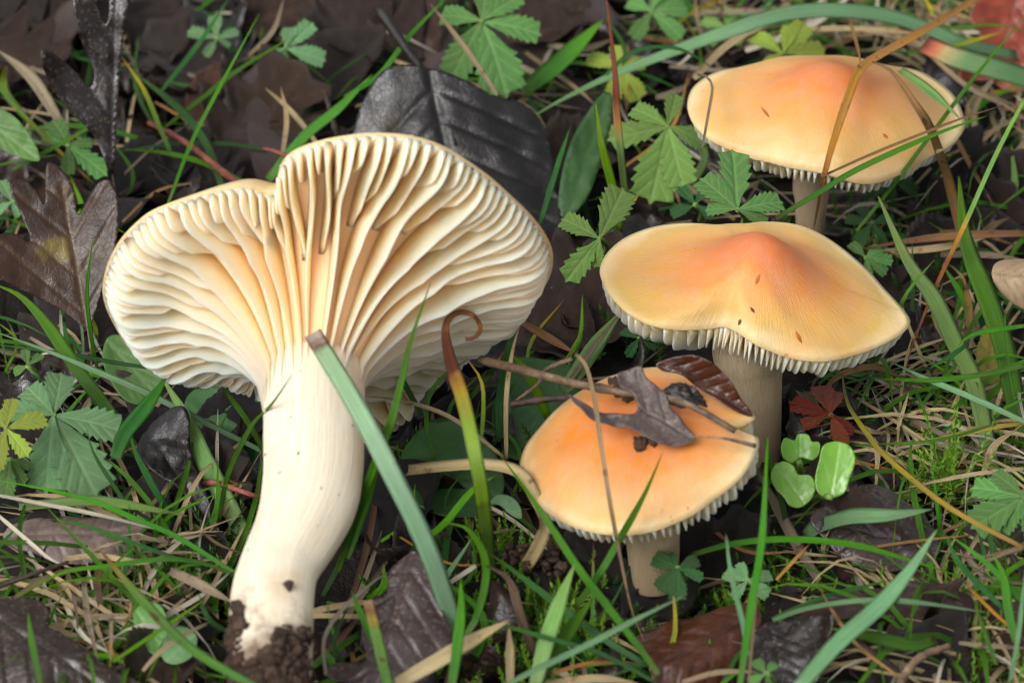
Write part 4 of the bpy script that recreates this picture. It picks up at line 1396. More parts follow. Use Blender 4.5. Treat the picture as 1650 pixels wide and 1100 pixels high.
def blade(mat, w, pts, hs_, label=None, front=False, fold=0.3, blunt=False, roll=None, n=None, name=None):
    """w: full width in pixels; pts: pixels from base to tip; hs_: heights in mm (interpolated along the blade)"""
    pts = np.asarray(pts, float)
    seg = np.concatenate([[0], np.cumsum(np.linalg.norm(np.diff(pts, axis=0), axis=1))])
    hh = np.interp(seg / seg[-1], np.linspace(0, 1, len(hs_)), hs_)
    p3 = np.array([at_z(x, y, h) for (x, y), h in zip(pts, hh)])
    n = n or int(min(40, max(10, seg[-1] / 14)))
    p = catmull(p3, n)
    if front:
        p = in_front(p, 0.0009)
    s = np.linspace(0, 1, n)
    if blunt:
        prof = 0.9 + 0.1 * np.sin(np.pi * s)
    else:
        prof = (0.72 + 0.28 * np.sin(np.pi * s ** 0.8)) * np.clip((1.02 - s) / 0.4, 0, 1) ** 0.75
    if mat == 'grass_curled':
        prof = prof * np.interp(s, [0, 0.62, 0.8, 1], [1, 1, 0.5, 0.3])
    half = 0.5 * w * prof * np.array([pxsize(q) for q in p])
    straw = mat.startswith('straw')
    V, F, sa, ca = ribbon(p, half, CAMUP, fold if not straw else 0.55, 0.00014 if not straw else 0.0003, random.uniform(-.35, .35) if roll is None else roll, 0.0)
    lab, grp = KIND.get(mat, (None, None))
    ob = link(name or ('straw' if straw else 'grass_blade'), V, F, mat, None, p[0], {'s': sa, 'c': ca})
    tag(ob, label or say(mat, w, pts, 'straw' if straw else 'grass blade'), 'straw' if straw else 'grass', grp)
    return ob


gr, bl, dk, pa, br = 'grass_green', 'grass_bluish', 'grass_dark', 'grass_pale', 'grass_bright'
# distinctive ones
blade('grass_cut_tip', 33, [(742, 1040), (692, 890), (630, 760), (575, 655), (503, 536)], [2, 18, 31, 38, 43], 'broad blue-green blade with a cut brown tip laid across the white stem', True, 0.12, True, 0.05)
blade('grass_curled', 24, [(790, 930), (779, 810), (763, 720), (745, 640), (728, 589), (718, 540), (722, 515), (740, 503), (763, 508), (774, 528), (766, 543), (750, 546)], [0, 10, 18, 25, 30, 33, 34, 35, 35, 34, 33, 33], 'grass blade with a brown tip curled into a loop before the tipped cap', True, 0.2, True, 0.1, 84)
blade(gr, 14, [(540, 930), (575, 830), (607, 740), (630, 680), (650, 600), (662, 548), (694, 455)], [4, 16, 26, 34, 40, 43, 48], 'slender green blade pointing up across the tipped mushroom gills', True, 0.5)
blade('grass_red_tip', 40, [(1690, 136), (1605, 111), (1537, 91), (1487, 70)], [14, 18, 20, 20], 'broad green blade with a withered red tip beside the broad low mushroom', False, 0.15, True)
blade(bl, 26, [(1640, 90), (1554, 70), (1504, 50), (1436, 27), (1352, 17), (1268, 22), (1184, 47), (1100, 77), (990, 120), (905, 161), (862, 186)], [6, 12, 16, 20, 22, 22, 20, 16, 12, 9, 6], 'long arching blue-green blade behind the broad low mushroom', False, 0.2)
blade('straw_orange', 15, [(1580, -6), (1487, 50), (1420, 87), (1386, 111), (1369, 151), (1349, 209), (1329, 279), (1312, 365)], [30, 32, 33, 33, 32, 28, 22, 8], 'orange-brown stalk folded down over the broad low cap', True)
blade('straw_brown', 19, [(1555, 400), (1547, 367), (1527, 286), (1500, 209), (1470, 161), (1436, 114), (1405, 99)], [0, 4, 12, 22, 29, 33, 33], 'brown drooping grass leaf bent over the side of the broad low cap', True)
blade('grass_half_brown', 13, [(1015, 380), (1001, 252), (994, 185), (991, 118), (977, -6)], [0, 14, 22, 28, 38], 'tall stalk green below and brown above beside the cinquefoil', False)
blade('straw_tan', 8, [(927, 570), (944, 589), (957, 639), (969, 720), (984, 814), (1001, 905), (1018, 982), (1041, 1040)], [32, 33, 32, 30, 22, 14, 8, 2], 'long thin tan straw running down over the small orange cap', True)
blade(gr, 12, [(925, 980), (970, 918), (997, 871), (1038, 797), (1068, 728)], [6, 14, 18, 26, 32], 'straight green blade crossing the front of the small orange cap', True)
blade('straw_tan', 24, [(655, 757), (718, 750), (785, 747), (836, 760), (859, 794), (880, 841), (866, 881), (846, 915)], [14, 16, 18, 20, 20, 16, 10, 4], 'curling tan grass leaf hanging beside the small orange cap', False, blunt=True, roll=0.3)
blade(gr, 11, [(1250, 352), (1315, 313), (1376, 276), (1470, 232), (1537, 205), (1590, 187)], [18, 22, 24, 26, 28, 28], 'green blade lying slantwise over the front of the broad low cap', True)
blade('straw_brown', 5, [(1325, 284), (1403, 249), (1487, 215), (1547, 192), (1615, 170)], [23, 25, 27, 28, 28], 'thin brown straw alongside the slanting green blade on the broad low cap', True)
blade('straw_grey', 5, [(1132, 236), (1142, 180), (1148, 138), (1134, 119), (1122, 118)], [26, 28, 29, 29, 28], 'hair-thin grey straw over the edge of the broad low cap', True)
blade(pa, 18, [(1450, 112), (1497, 145), (1546, 190)], [29, 28, 25], 'short pale blade resting on the far side of the broad low cap', True)
blade(bl, 36, [(1298, 866), (1315, 848), (1369, 831), (1436, 829), (1502, 820)], [3, 8, 12, 13, 13], 'short broad blue-green blade over the mauve-grey leaf', False, 0.2)
blade(bl, 32, [(1288, 1105), (1352, 1033), (1420, 972), (1470, 912), (1510, 852)], [12, 14, 15, 17, 20], 'wide blue-green blade slanting up past the brown lobed leaf', False, 0.25)
blade(gr, 40, [(1655, 700), (1638, 656), (1618, 558), (1588, 471), (1557, 387), (1545, 284)], [2, 4, 8, 12, 16, 20], 'widest bright green blade standing beside the tan cupped leaf', False, 0.25)
blade(pa, 32, [(1602, 770), (1571, 622), (1537, 548), (1504, 478), (1463, 420), (1415, 316)], [0, 6, 10, 14, 17, 22], 'wide pale green blade leaning towards the broad low mushroom', False, 0.25)
blade(pa, 33, [(396, 870), (373, 824), (353, 787), (323, 730), (296, 666), (262, 610)], [-2, 2, 4, 7, 10, 14], 'broad pale blade with a brown foot beside the white stem', False, 0.2)
blade(dk, 26, [(186, 736), (202, 696), (235, 656), (271, 603)], [16, 18, 20, 22], 'short dark folded blade under the tipped cap', False, 0.5)
blade('grass_brown_tip', 18, [(412, 1106), (336, 1063), (286, 1026), (235, 972), (188, 918), (152, 874)], [20, 20, 19, 18, 17, 16], 'blurred green blade with a brown tip near the dark wet leaf', False)
blade('straw_tan', 26, [(640, 1100), (701, 1066), (769, 1026), (822, 998)], [10, 12, 13, 14], 'wide tan dry grass leaf beside the fuzzy dark leaf', False, 0.3)
blade('grass_brown_tip', 20, [(628, 1110), (616, 1060), (607, 1023), (593, 967)], [12, 14, 17, 20], 'stubby blade with a frayed brown tip before the fuzzy dark leaf', False, 0.2, True)
blade('grass_yellow', 11, [(1650, 681), (1588, 690), (1520, 706), (1444, 719)], [8, 8, 7, 6], 'bright yellow grass blade lying above the mauve-grey leaf', False)
blade('grass_yellow', 10, [(1650, 882), (1547, 828), (1480, 780), (1423, 730), (1403, 706), (1366, 649), (1356, 590)], [12, 14, 15, 14, 12, 8, 4], 'long thin stalk changing from green to yellow past the kidney-shaped seed leaf', False)
blade('straw_white', 8, [(722, 940), (766, 911)], [6, 9], 'short white straw bit against the broad cut blade', False, blunt=True)
blade('grass_yellow_tip', 9, [(276, 248), (256, 202), (232, 145), (196, 92)], [6, 10, 13, 16], 'straw-coloured blade with a yellow tip beside the upright dark leaf')
# more of the same, a row each: material, width, pixels base to tip, heights
for row in [
    (gr, 9, [(352, 850), (363, 780), (380, 735), (407, 683), (440, 648), (470, 604)], [0, 8, 14, 22, 34, 42], 1),
    (gr, 10, [(430, 735), (400, 680), (370, 638), (343, 598)], [4, 10, 14, 18], 0),
    (gr, 22, [(230, 745), (202, 700), (158, 639), (118, 585), (74, 521), (34, 478), (-8, 458)], [2, 6, 10, 14, 16, 18, 18], 0),
    (bl, 12, [(430, 730), (370, 700), (303, 666), (229, 629), (158, 599), (94, 572), (-5, 535)], [2, 6, 10, 13, 15, 16, 16], 0),
    (dk, 9, [(240, 592), (190, 585), (120, 572), (0, 555)], [6, 9, 11, 12], 0),
    (gr, 7, [(158, 600), (148, 548), (140, 471), (150, 382)], [6, 14, 22, 30], 0),
    ('straw_white', 7, [(-5, 797), (84, 814), (168, 831), (235, 848), (272, 857)], [8, 9, 9, 8, 7], 0),
    ('straw_white', 7, [(-5, 828), (50, 875), (84, 902), (120, 916)], [9, 9, 8, 6], 0),
    (pa, 19, [(30, 816), (135, 806), (202, 812), (303, 831)], [6, 8, 8, 6], 0),
    (gr, 9, [(387, 928), (286, 865), (215, 834), (151, 807), (84, 790), (-5, 773)], [4, 7, 10, 11, 12, 12], 0),
    (dk, 8, [(252, 844), (208, 814), (178, 774), (150, 728), (140, 690)], [4, 7, 10, 13, 16], 0),
    (dk, 12, [(282, 842), (249, 787), (219, 730), (210, 700)], [2, 7, 11, 13], 0),
    (gr, 9, [(383, 928), (320, 905), (252, 901), (168, 912), (101, 922), (25, 963)], [5, 9, 11, 10, 8, 5], 0),
    (dk, 8, [(330, 915), (230, 880), (150, 850), (98, 836)], [4, 8, 9, 8], 0),
    (gr, 11, [(66, 1105), (50, 1026), (45, 985)], [12, 16, 19], 0),
    (br, 7, [(182, 1065), (262, 1012), (332, 964)], [7, 9, 10], 0),
    (dk, 9, [(372, 1020), (336, 996), (320, 955)], [5, 8, 10], 0),
    (gr, 7, [(270, 330), (309, 229), (357, 135), (418, 22)], [4, 12, 20, 28], 0),
    (gr, 8, [(265, 206), (330, 155), (387, 111), (470, 60)], [6, 12, 16, 20], 0),
    (dk, 8, [(258, 150), (320, 71), (370, -4)], [6, 14, 20], 0),
    ('grass_yellow_tip', 8, [(-5, 138), (50, 198), (101, 249), (152, 297)], [16, 13, 9, 4], 0),
    (gr, 8, [(20, 273), (84, 239), (175, 189)], [8, 13, 18], 0),
    (dk, 13, [(360, 310), (340, 249), (313, 202), (269, 158), (213, 116)], [2, 6, 9, 10, 10], 0),
    (gr, 9, [(406, 300), (336, 266), (276, 248), (200, 240)], [4, 6, 7, 7], 0),
    (dk, 7, [(430, 243), (370, 232), (279, 232), (190, 245)], [4, 6, 6, 5], 0),
    (gr, 21, [(432, 290), (488, 222), (548, 172), (600, 120)], [2, 8, 12, 15], 0),
    ('straw_grey', 20, [(94, 192), (50, 124), (-5, 80)], [6, 9, 11], 0),
    (gr, 36, [(842, 148), (903, 98), (972, 32)], [6, 11, 15], 0),
    (br, 15, [(998, 375), (987, 303), (970, 235), (960, 168)], [10, 18, 25, 31], 0),
    (dk, 9, [(870, 360), (900, 262), (919, 205)], [6, 14, 18], 0),
    (dk, 8, [(977, 121), (1014, 87), (1055, 76), (1100, 81), (1150, 110)], [20, 22, 22, 20, 16], 0),
    ('straw_tan', 9, [(800, 152), (769, 104), (732, 54), (693, 6)], [22, 23, 23, 22], 0),
    ('straw_tan', 9, [(846, 84), (927, 141), (960, 170)], [6, 6, 5], 0),
    (gr, 9, [(555, 157), (611, 121), (661, 57), (720, -4)], [12, 17, 21, 24], 0),
    (gr, 7, [(1380, 372), (1436, 303), (1504, 212), (1571, 124), (1655, 22)], [10, 16, 24, 28, 32], 1),
    ('grass_half_brown', 8, [(1652, 158), (1605, 249), (1554, 363), (1504, 471), (1470, 558), (1459, 594)], [30, 27, 22, 16, 10, 7], 0),
    ('straw_orange', 6, [(1369, 32), (1383, 81), (1387, 106)], [20, 28, 33], 0),
    (gr, 8, [(1405, 582), (1433, 552), (1440, 515), (1467, 464), (1506, 418)], [8, 14, 20, 24, 26], 0),
    (bl, 12, [(1655, 681), (1571, 642), (1487, 607), (1432, 581)], [12, 13, 13, 12], 0),
    (gr, 9, [(1655, 588), (1588, 602), (1504, 612), (1405, 610)], [14, 14, 13, 11], 0),
    (dk, 8, [(1560, 553), (1530, 575), (1499, 593)], [14, 14, 13], 0),
    (gr, 8, [(1655, 524), (1571, 538), (1540, 560)], [17, 16, 15], 0),
    (gr, 7, [(1605, 683), (1504, 710), (1382, 716)], [10, 10, 8], 0),
    ('straw_brown', 13, [(1655, 376), (1571, 378), (1487, 385), (1392, 400)], [8, 8, 7, 6], 0),
    ('straw_tan', 6, [(1446, 692), (1465, 630)], [4, 8], 0),
    (gr, 13, [(1192, 1105), (1211, 972), (1228, 865), (1237, 704)], [12, 20, 27, 36], 0),
    ('straw_tan', 5, [(1206, 1100), (1216, 985), (1226, 880)], [11, 18, 23], 0),
    (bl, 9, [(1205, 1055), (1198, 1009), (1177, 918), (1170, 860)], [12, 16, 22, 27], 0),
    (dk, 12, [(1270, 855), (1258, 800), (1240, 740), (1232, 705)], [3, 8, 13, 16], 0),
    (gr, 11, [(1115, 893), (1184, 875), (1268, 868), (1369, 876), (1453, 898), (1547, 928)], [6, 10, 13, 14, 12, 8], 0),
    (bl, 9, [(1245, 999), (1302, 979), (1386, 967), (1470, 969), (1598, 987)], [6, 11, 15, 15, 10], 0),
    (dk, 9, [(1244, 997), (1335, 959), (1440, 933)], [4, 8, 10], 0),
    (gr, 21, [(1510, 1030), (1470, 1039), (1403, 1025), (1340, 1012)], [7, 9, 11, 12], 0),
    (gr, 11, [(1655, 975), (1621, 939), (1588, 905), (1534, 864)], [10, 13, 15, 17], 0),
    (dk, 10, [(1618, 982), (1547, 908), (1523, 858)], [6, 10, 13], 0),
    (gr, 17, [(1638, 1035), (1625, 982), (1618, 930), (1600, 890)], [9, 12, 15, 17], 0),
    (bl, 8, [(1628, 1095), (1642, 1016), (1652, 915)], [10, 14, 19], 0),
    (gr, 8, [(1606, 1070), (1588, 1023), (1569, 962)], [9, 12, 16], 0),
    ('straw_brown', 6, [(1452, 1092), (1386, 1043), (1349, 996), (1318, 942)], [8, 10, 11, 10], 0),
    ('straw_grey', 21, [(1318, 932), (1285, 878), (1251, 814), (1216, 748)], [2, 4, 6, 8], 0),
    ('straw_orange', 6, [(1252, 932), (1306, 874)], [9, 11], 0),
    ('straw_tan', 7, [(1655, 754), (1560, 765), (1458, 786)], [10, 10, 9], 0),
    (pa, 29, [(862, 1104), (880, 1033), (903, 965), (926, 908)], [8, 12, 16, 19], 0),
    (gr, 24, [(872, 1090), (913, 1023), (956, 962)], [8, 11, 14], 0),
    (bl, 13, [(815, 1104), (853, 1083), (937, 1043), (1021, 999), (1105, 958)], [13, 15, 17, 18, 18], 0),
    (dk, 9, [(1060, 1100), (970, 1053), (903, 1033), (819, 1009), (750, 988)], [8, 11, 13, 13, 12], 0),
    (gr, 13, [(1060, 1085), (1038, 1053), (981, 979), (930, 912), (870, 821), (808, 735)], [8, 10, 14, 17, 20, 23], 0),
    (dk, 15, [(1040, 1070), (970, 1026), (903, 976), (836, 925), (780, 884)], [6, 8, 10, 11, 11], 0),
    (gr, 18, [(728, 1105), (738, 1033), (743, 982), (742, 932)], [10, 14, 17, 20], 0),
    (br, 12, [(686, 868), (718, 841), (762, 789), (800, 765)], [8, 12, 15, 16], 0),
    (gr, 14, [(745, 1030), (765, 999), (782, 939), (779, 891), (752, 851), (715, 842)], [4, 7, 11, 13, 14, 14], 0),
    ('straw_tan', 15, [(822, 1104), (822, 1055), (820, 1005)], [2, 6, 10], 0),
    ('straw_dark', 16, [(862, 1058), (836, 982), (819, 932), (783, 910)], [2, 7, 11, 13], 0),
    ('straw_tan', 8, [(816, 740), (816, 639), (826, 565), (840, 516)], [10, 18, 24, 28], 0),
    ('straw_brown', 14, [(842, 520), (886, 545), (928, 570)], [22, 21, 20], 0),
    (pa, 28, [(908, 632), (954, 565), (1002, 500)], [4, 10, 15], 0),
    ('straw_grey', 9, [(912, 622), (956, 560), (1000, 504)], [5, 11, 16], 0),
    ('grass_yellow_tip', 7, [(774, 728), (779, 656), (775, 612), (750, 575)], [12, 18, 22, 25], 0),
    (gr, 8, [(700, 740), (688, 690), (691, 639), (716, 604), (752, 580)], [10, 14, 18, 21, 22], 0),
    (dk, 10, [(680, 670), (641, 599), (609, 543)], [14, 20, 24], 0),
    ('straw_tan', 7, [(812, 736), (728, 673), (651, 646), (588, 638)], [12, 17, 19, 19], 0),
    (br, 18, [(884, 674), (853, 605), (824, 570)], [4, 10, 13], 0),
    (dk, 14, [(804, 712), (806, 640), (820, 560), (838, 498)], [2, 8, 14, 18], 0),
    (gr, 12, [(560, 900), (588, 820), (612, 750)], [6, 12, 18], 0),
    (dk, 9, [(520, 960), (560, 880), (585, 800), (600, 740)], [2, 8, 14, 18], 0),
    ('straw_white', 7, [(525, 1085), (522, 1030), (548, 985), (600, 938), (628, 920)], [8, 10, 11, 10, 8], 0),
    (gr, 11, [(604, 1040), (580, 985), (566, 950)], [8, 12, 14], 0),
    ('straw_tan', 10, [(100, 900), (160, 895), (230, 905), (290, 885)], [3, 5, 5, 4], 0),
    ('straw_grey', 18, [(272, 918), (320, 940), (378, 972)], [7, 8, 8], 0),
    ('straw_white', 9, [(225, 1020), (280, 985), (330, 955), (372, 920)], [4, 5, 6, 6], 0),
    ('straw_grey', 11, [(135, 935), (140, 985), (152, 1040), (158, 1065)], [7, 8, 9, 9], 0),
    ('straw_tan', 8, [(230, 1080), (262, 1045), (310, 1015), (340, 1000)], [8, 10, 10, 9], 0),
    ('straw_tan', 14, [(1120, 125), (1170, 75), (1230, 40), (1300, 20)], [10, 12, 12, 11], 0),
    ('straw_grey', 10, [(1130, 20), (1200, 18), (1260, 18)], [8, 9, 8], 0),
    ('straw_tan', 9, [(1285, 48), (1360, 46), (1440, 50), (1500, 60)], [8, 9, 9, 8], 0),
    ('straw_brown', 8, [(1530, 200), (1560, 260), (1600, 330)], [8, 6, 3], 0),
    ('straw_tan', 9, [(1500, 90), (1560, 140), (1620, 170), (1660, 200)], [10, 9, 8, 6], 0),
    (gr, 8, [(1420, 40), (1530, 45), (1600, 40), (1655, 50)], [12, 14, 14, 13], 0),
    ('grass_yellow_tip', 9, [(1490, 85), (1560, 68), (1620, 50)], [10, 14, 16], 0),
    ('straw_brown', 12, [(1556, 560), (1562, 500), (1552, 440)], [2, 5, 8], 0),
    ('straw_grey', 9, [(1440, 660), (1500, 690), (1560, 720), (1640, 740)], [3, 4, 4, 4], 0),
    ('straw_tan', 7, [(1380, 640), (1430, 670), (1510, 720), (1570, 735)], [3, 4, 4, 3], 0),
    ('straw_tan', 12, [(1585, 760), (1600, 720), (1640, 690)], [5, 7, 8], 0),
    ('straw_brown', 14, [(1440, 600), (1400, 590), (1350, 606), (1320, 640)], [5, 6, 5, 3], 0),
    ('straw_orange', 6, [(1560, 945), (1600, 985), (1650, 1030)], [7, 7, 6], 0),
    ('straw_grey', 8, [(1545, 1035), (1600, 1040), (1660, 1044)], [6, 6, 6], 0),
    ('straw_tan', 9, [(1100, 1098), (1160, 1082), (1225, 1082)], [8, 9, 8], 0),
    ('straw_orange', 7, [(885, 1085), (950, 1068), (1010, 1066)], [8, 9, 8], 0),
    ('straw_tan', 14, [(880, 1102), (960, 1092), (1030, 1100)], [6, 7, 6], 0),
    (gr, 7, [(470, 330), (430, 300), (390, 290)], [2, 4, 4], 0),
    ('straw_tan', 9, [(455, 250), (462, 190), (452, 140)], [4, 8, 11], 0),
    ('straw_tan', 10, [(510, 230), (470, 180), (428, 142)], [4, 6, 7], 0),
    ('straw_grey', 8, [(400, 90), (440, 50), (458, -5)], [8, 12, 15], 0),
]:
    blade(row[0], row[1], row[2], row[3], None, bool(row[4]))


# twigs
def twig(label, mat, w, pts, hs_, front=False, group=None):
    p = np.array([at_z(x, y, h) for (x, y), h in zip(pts, np.interp(np.linspace(0, 1, len(pts)), np.linspace(0, 1, len(hs_)), hs_))])
    p = catmull(p, 26)
    if front:
        p = in_front(p, 0.0012)
    jit = (rng.random((26, 3)) - 0.5) * w * 0.06 * PXM
    p = p + jit
    r = 0.5 * w * np.array([pxsize(q) for q in p]) * np.linspace(1.1, 0.75, 26)
    r[[6, 14, 20]] *= 1.25
    V, F, _, _ = tube(p, r, 9, 0.16)
    tag(link('twig', V, F, mat, None, p[0]), label, 'twig', group)


twig('straight brown twig lying over the small orange cap', 'twig', 14, [(776, 580), (853, 599), (920, 616), (987, 629), (1100, 648), (1185, 694)], [24, 28, 30, 31, 31, 28], True)
twig('short dark crooked rootlet behind the small orange cap', 'twig_dark', 11, [(822, 651), (886, 642), (937, 639), (975, 625)], [20, 21, 22, 23])
twig('thin brown rootlet bent beside the straight twig', 'twig', 7, [(922, 578), (880, 595), (866, 619), (828, 648)], [24, 22, 21, 19])
twig('dark twig stub standing in the litter above the tipped cap', 'twig_dark', 11, [(545, 225), (532, 180), (524, 148)], [5, 9, 12])
twig('reddish stalk lying behind the notch of the tipped cap', 'twig_red', 11, [(408, 306), (370, 285), (300, 230), (240, 198)], [14, 13, 9, 6])
twig('thin red stalk in front of the tipped cap notch', 'twig_red', 7, [(470, 255), (440, 243), (424, 240)], [6, 6, 6])
twig('short rusty twig behind the white stem', 'twig_red', 10, [(318, 780), (350, 778), (400, 795), (420, 800)], [3, 4, 4, 3])
twig('thin dark twig behind the foot of the tipped mushroom', 'twig_dark', 8, [(-5, 945), (60, 922), (110, 905)], [8, 9, 9])
twig('grey twig curving under the brown lobed leaf', 'twig', 14, [(1450, 1100), (1480, 1060), (1530, 1040)], [6, 7, 7])
twig('blackened twig under the wide slanting blade', 'twig_dark', 12, [(1385, 1040), (1420, 1060), (1445, 1080)], [4, 4, 3])

# crumbs of earth on the small cap
for lab, cx, cy, n_, sp in (('dark lump of earth lying on the small orange cap', 1026, 716, 16, 10), ('dark earth crumbs under the twig on the small orange cap', 1000, 632, 14, 16)):
    sp_ = []
    for _ in range(n_):
        h = MB.ray_cast(Vector(CAM), Vector(ray(cx + rng.normal() * sp, cy + rng.normal() * sp * 0.5)).normalized())
        if h[0] is not None and h[3] < 0.75:
            sp_.append((np.array(h[0]) - FWD * 0.0002, (0.3 + 0.55 * rng.random()) * MM))
    if sp_:
        o = clods('soil_lump', sp_, 'soil_dark', None, sp_[0][0], int(cx))
        del o['kind']
        tag(o, lab, 'soil')
sp_ = [(at_z(868 + rng.normal() * 26, 900 + rng.normal() * 16, rng.random() * 5), (0.3 + 0.6 * rng.random()) * MM) for _ in range(60)]
o = clods('soil_lump', sp_, 'soil_clod', None, sp_[0][0], 70)
del o['kind']
tag(o, 'reddish crumbly earth lump under the curling tan grass leaf', 'soil')

# ------------------------------------------------------------------ the rest of the litter
POLY = [np.array(r, float) for r in (rim1, rim2, rim3, rim4,
        [(424, 560), (587, 560), (585, 780), (540, 870), (512, 1000), (505, 1100), (370, 1100), (372, 1000), (410, 860), (424, 780)],
        [(1150, 560), (1262, 560), (1255, 710), (1180, 710)], [(1005, 840), (1098, 830), (1095, 905), (1010, 905)], [(1280, 280), (1335, 280), (1330, 370), (1280, 370)])]


def blocked(x, y):
    return any(inside(p, np.array([x]), np.array([y]))[0] for p in POLY)


def clear_line(pts):
    return not any(blocked(x, y) for x, y in pts)


STOCK = []
for k, (ol, mt) in enumerate([(ovate(0.30, 0.42, 22, 0.08, 16), 'leaf_dark'), (lobed(0.40, 3, 0.55), 'leaf_brown'), (ovate(0.24, 0.4), 'leaf_purple'), (lobed(0.34, 4, 0.45, 0.09), 'leaf_dark'),
                              (ovate(0.36, 0.5, 22, 0.1, 12), 'leaf_brown'), (lobed(0.45, 2, 0.5, 0.16), 'leaf_purple'), (ovate(0.2, 0.45), 'leaf_rust'), (ovate(0.33, 0.55, 22, 0.06, 18), 'leaf_black')]):
    STOCK.append((bake('dead_leaf', ol, mt, 26, 100 + k, crumple=0.07, cup=random.choice([-.5, .35, .6]), bend=random.choice([-.3, .4]), n_side=5, edge_curl=0.06), mt))
WORDS = {'leaf_dark': ('dark brown', 'dark brown leaves in the litter'), 'leaf_brown': ('chestnut brown', 'chestnut leaves in the litter'), 'leaf_purple': ('mauve-brown', 'mauve-brown leaves in the litter'),
         'leaf_rust': ('narrow rust-coloured', 'rust leaves in the litter'), 'leaf_black': ('blackened', 'blackened leaves in the litter')}


def stock_leaf(px, py, h, L, ang, tilt, side, k):
    me, mt = STOCK[k]
    b = at_z(px, py, h)
    n = norm_of(tilt, side)
    x, y, n = plane_axes(n)
    d = x * math.cos(ang) + y * math.sin(ang)
    o = bpy.data.objects.new('dead_leaf', me)
    COL.objects.link(o)
    o.matrix_world = basis(b - d * L * 0.5, b + d * L * 0.5, n, L)
    big = 'large ' if L > 0.0225 else 'small ' if L < 0.0165 else ''
    lob = ('toothed ', 'three-lobed ', 'slender ', 'many-lobed ', 'broad toothed ', 'two-lobed ', '', 'broad ')[k]
    tag(o, big + ('tilted ' if tilt > 22 else '') + lob + WORDS[mt][0] + ' dead leaf ' + near(px, py), 'leaf', WORDS[mt][1])


# the brown leaves of the thick litter, at spots read off the photograph, then some between
LS = [(75, 50, 2, 14, 0.4, 2), (40, 95, 4, 12, -.5, 1), (250, 55, 5, 13, 1.5, 4), (300, 120, 1, 16, 2.2, 3), (400, 170, 4, 15, 1.1, 2), (420, 200, 2, 16, 1.0, 1), (460, 20, 3, 13, .1, 4), (330, 150, 3, 10, 1.3, 6),
      (590, 60, 3, 14, 2.7, 1), (660, 50, 3, 13, 1.9, 4), (700, 90, 1, 12, 1.3, 2), (900, 40, 3, 13, .4, 4), (930, 10, 4, 12, 2.1, 2), (540, 110, 2, 14, .6, 0), (20, 20, 4, 13, 2.8, 3), (220, 20, 2, 12, .9, 0),
      (430, 240, 2, 12, .3, 5), (470, 290, 0, 14, 2.2, 2), (230, 290, -1, 13, .4, 7), (320, 290, -1, 15, 1.9, 3), (940, 500, 0, 14, .5, 1), (900, 530, -1, 12, 2.4, 4), (1010, 420, -1, 12, 1.3, 7), (930, 470, -2, 13, .2, 3),
      (380, 690, -1, 13, .2, 7), (350, 760, -2, 12, 1.8, 0), (170, 770, -2, 16, 0.5, 5), (80, 850, -1, 14, 2.7, 7), (20, 900, 0, 13, .8, 0), (330, 830, -2, 13, 1.2, 3), (620, 830, -3, 14, .6, 7), (690, 920, -2, 12, 2.1, 0),
      (1130, 930, -2, 14, .4, 3), (1330, 820, 0, 14, 1.6, 2), (1440, 740, -1, 13, 2.5, 2), (1290, 880, -1, 13, .6, 0), (1370, 930, -1, 15, 2.8, 4), (1600, 880, -1, 14, .5, 5), (1180, 860, -2, 13, 2.0, 7), (1480, 1090, 0, 13, 1.0, 0),
      (1400, 1070, -1, 14, .3, 3), (1620, 1060, 0, 12, 2.0, 4), (950, 950, -2, 13, 1.4, 3), (780, 960, -2, 12, .5, 7), (1010, 930, -1, 13, 2.2, 7), (1060, 960, 0, 11, .9, 7), (60, 780, -2, 13, 1.7, 3), (270, 760, -2, 14, 2.9, 7),
      (250, 1075, 2, 10, 1.2, 4), (1570, 300, -2, 13, 1.9, 3), (1480, 330, -2, 12, .6, 7), (1600, 390, -2, 12, 2.4, 0), (1520, 430, -2, 13, .9, 4), (1420, 480, -2, 12, 2.0, 3), (1380, 560, -3, 12, .4, 7), (1640, 330, -1, 13, 1.5, 1)]
for (x, y, h, L, a, k) in LS:
    stock_leaf(x, y, h, L * MM * random.uniform(1.3, 1.9), a, random.uniform(8, 38), random.uniform(-18, 18), k)
for _ in range(70):
    x, y = random.uniform(-30, 1680), random.uniform(-30, 1130)
    if blocked(x, y):
        continue
    if x > 650 and random.random() < 0.35:
        continue
    stock_leaf(x, y, random.uniform(-5, -1), random.uniform(13, 24) * MM, random.uniform(0, 6.28), random.uniform(0, 32), random.uniform(-20, 20), random.randrange(len(STOCK)))

# loose straws and blades between the traced ones
def zone(x, y):
    """how much straw / green a part of the picture shows"""
    if x < 560 and y < 330:
        return 0.5, 0.35
    if x > 1180 and y < 560:
        return 1.0, 0.6
    if x < 420 and y > 850:
        return 1.0, 0.8
    if 560 < x < 900 and y > 560:
        return 0.45, 1.0
    return 0.6, 0.7


ns = ng = 0
while ns < 190:
    x, y = random.uniform(0, 1650), random.uniform(0, 1100)
    if random.random() > zone(x, y)[0]:
        continue
    a, L = random.gauss(0, 0.9), random.uniform(60, 240)
    dx, dy = math.cos(a) * L, math.sin(a) * L * 0.75
    k = random.uniform(-.25, .25)
    pts = [(x, y), (x + dx * .5 - dy * k, y + dy * .5 + dx * k * .7), (x + dx, y + dy)]
    if not clear_line([(pts[0][0] * (1 - f) + pts[2][0] * f, pts[0][1] * (1 - f) + pts[2][1] * f) for f in (0, .25, .5, .75, 1)]):
        continue
    h = random.uniform(-3, 4)
    blade(random.choice(['straw_tan', 'straw_tan', 'straw_grey', 'straw_grey', 'straw_brown', 'straw_dark', 'straw_orange', 'straw_white']), random.choice([4, 5, 5, 6, 7, 9, 12]), pts, [h, h + random.uniform(0, 3), h + random.uniform(-2, 3)], n=12)
    ns += 1
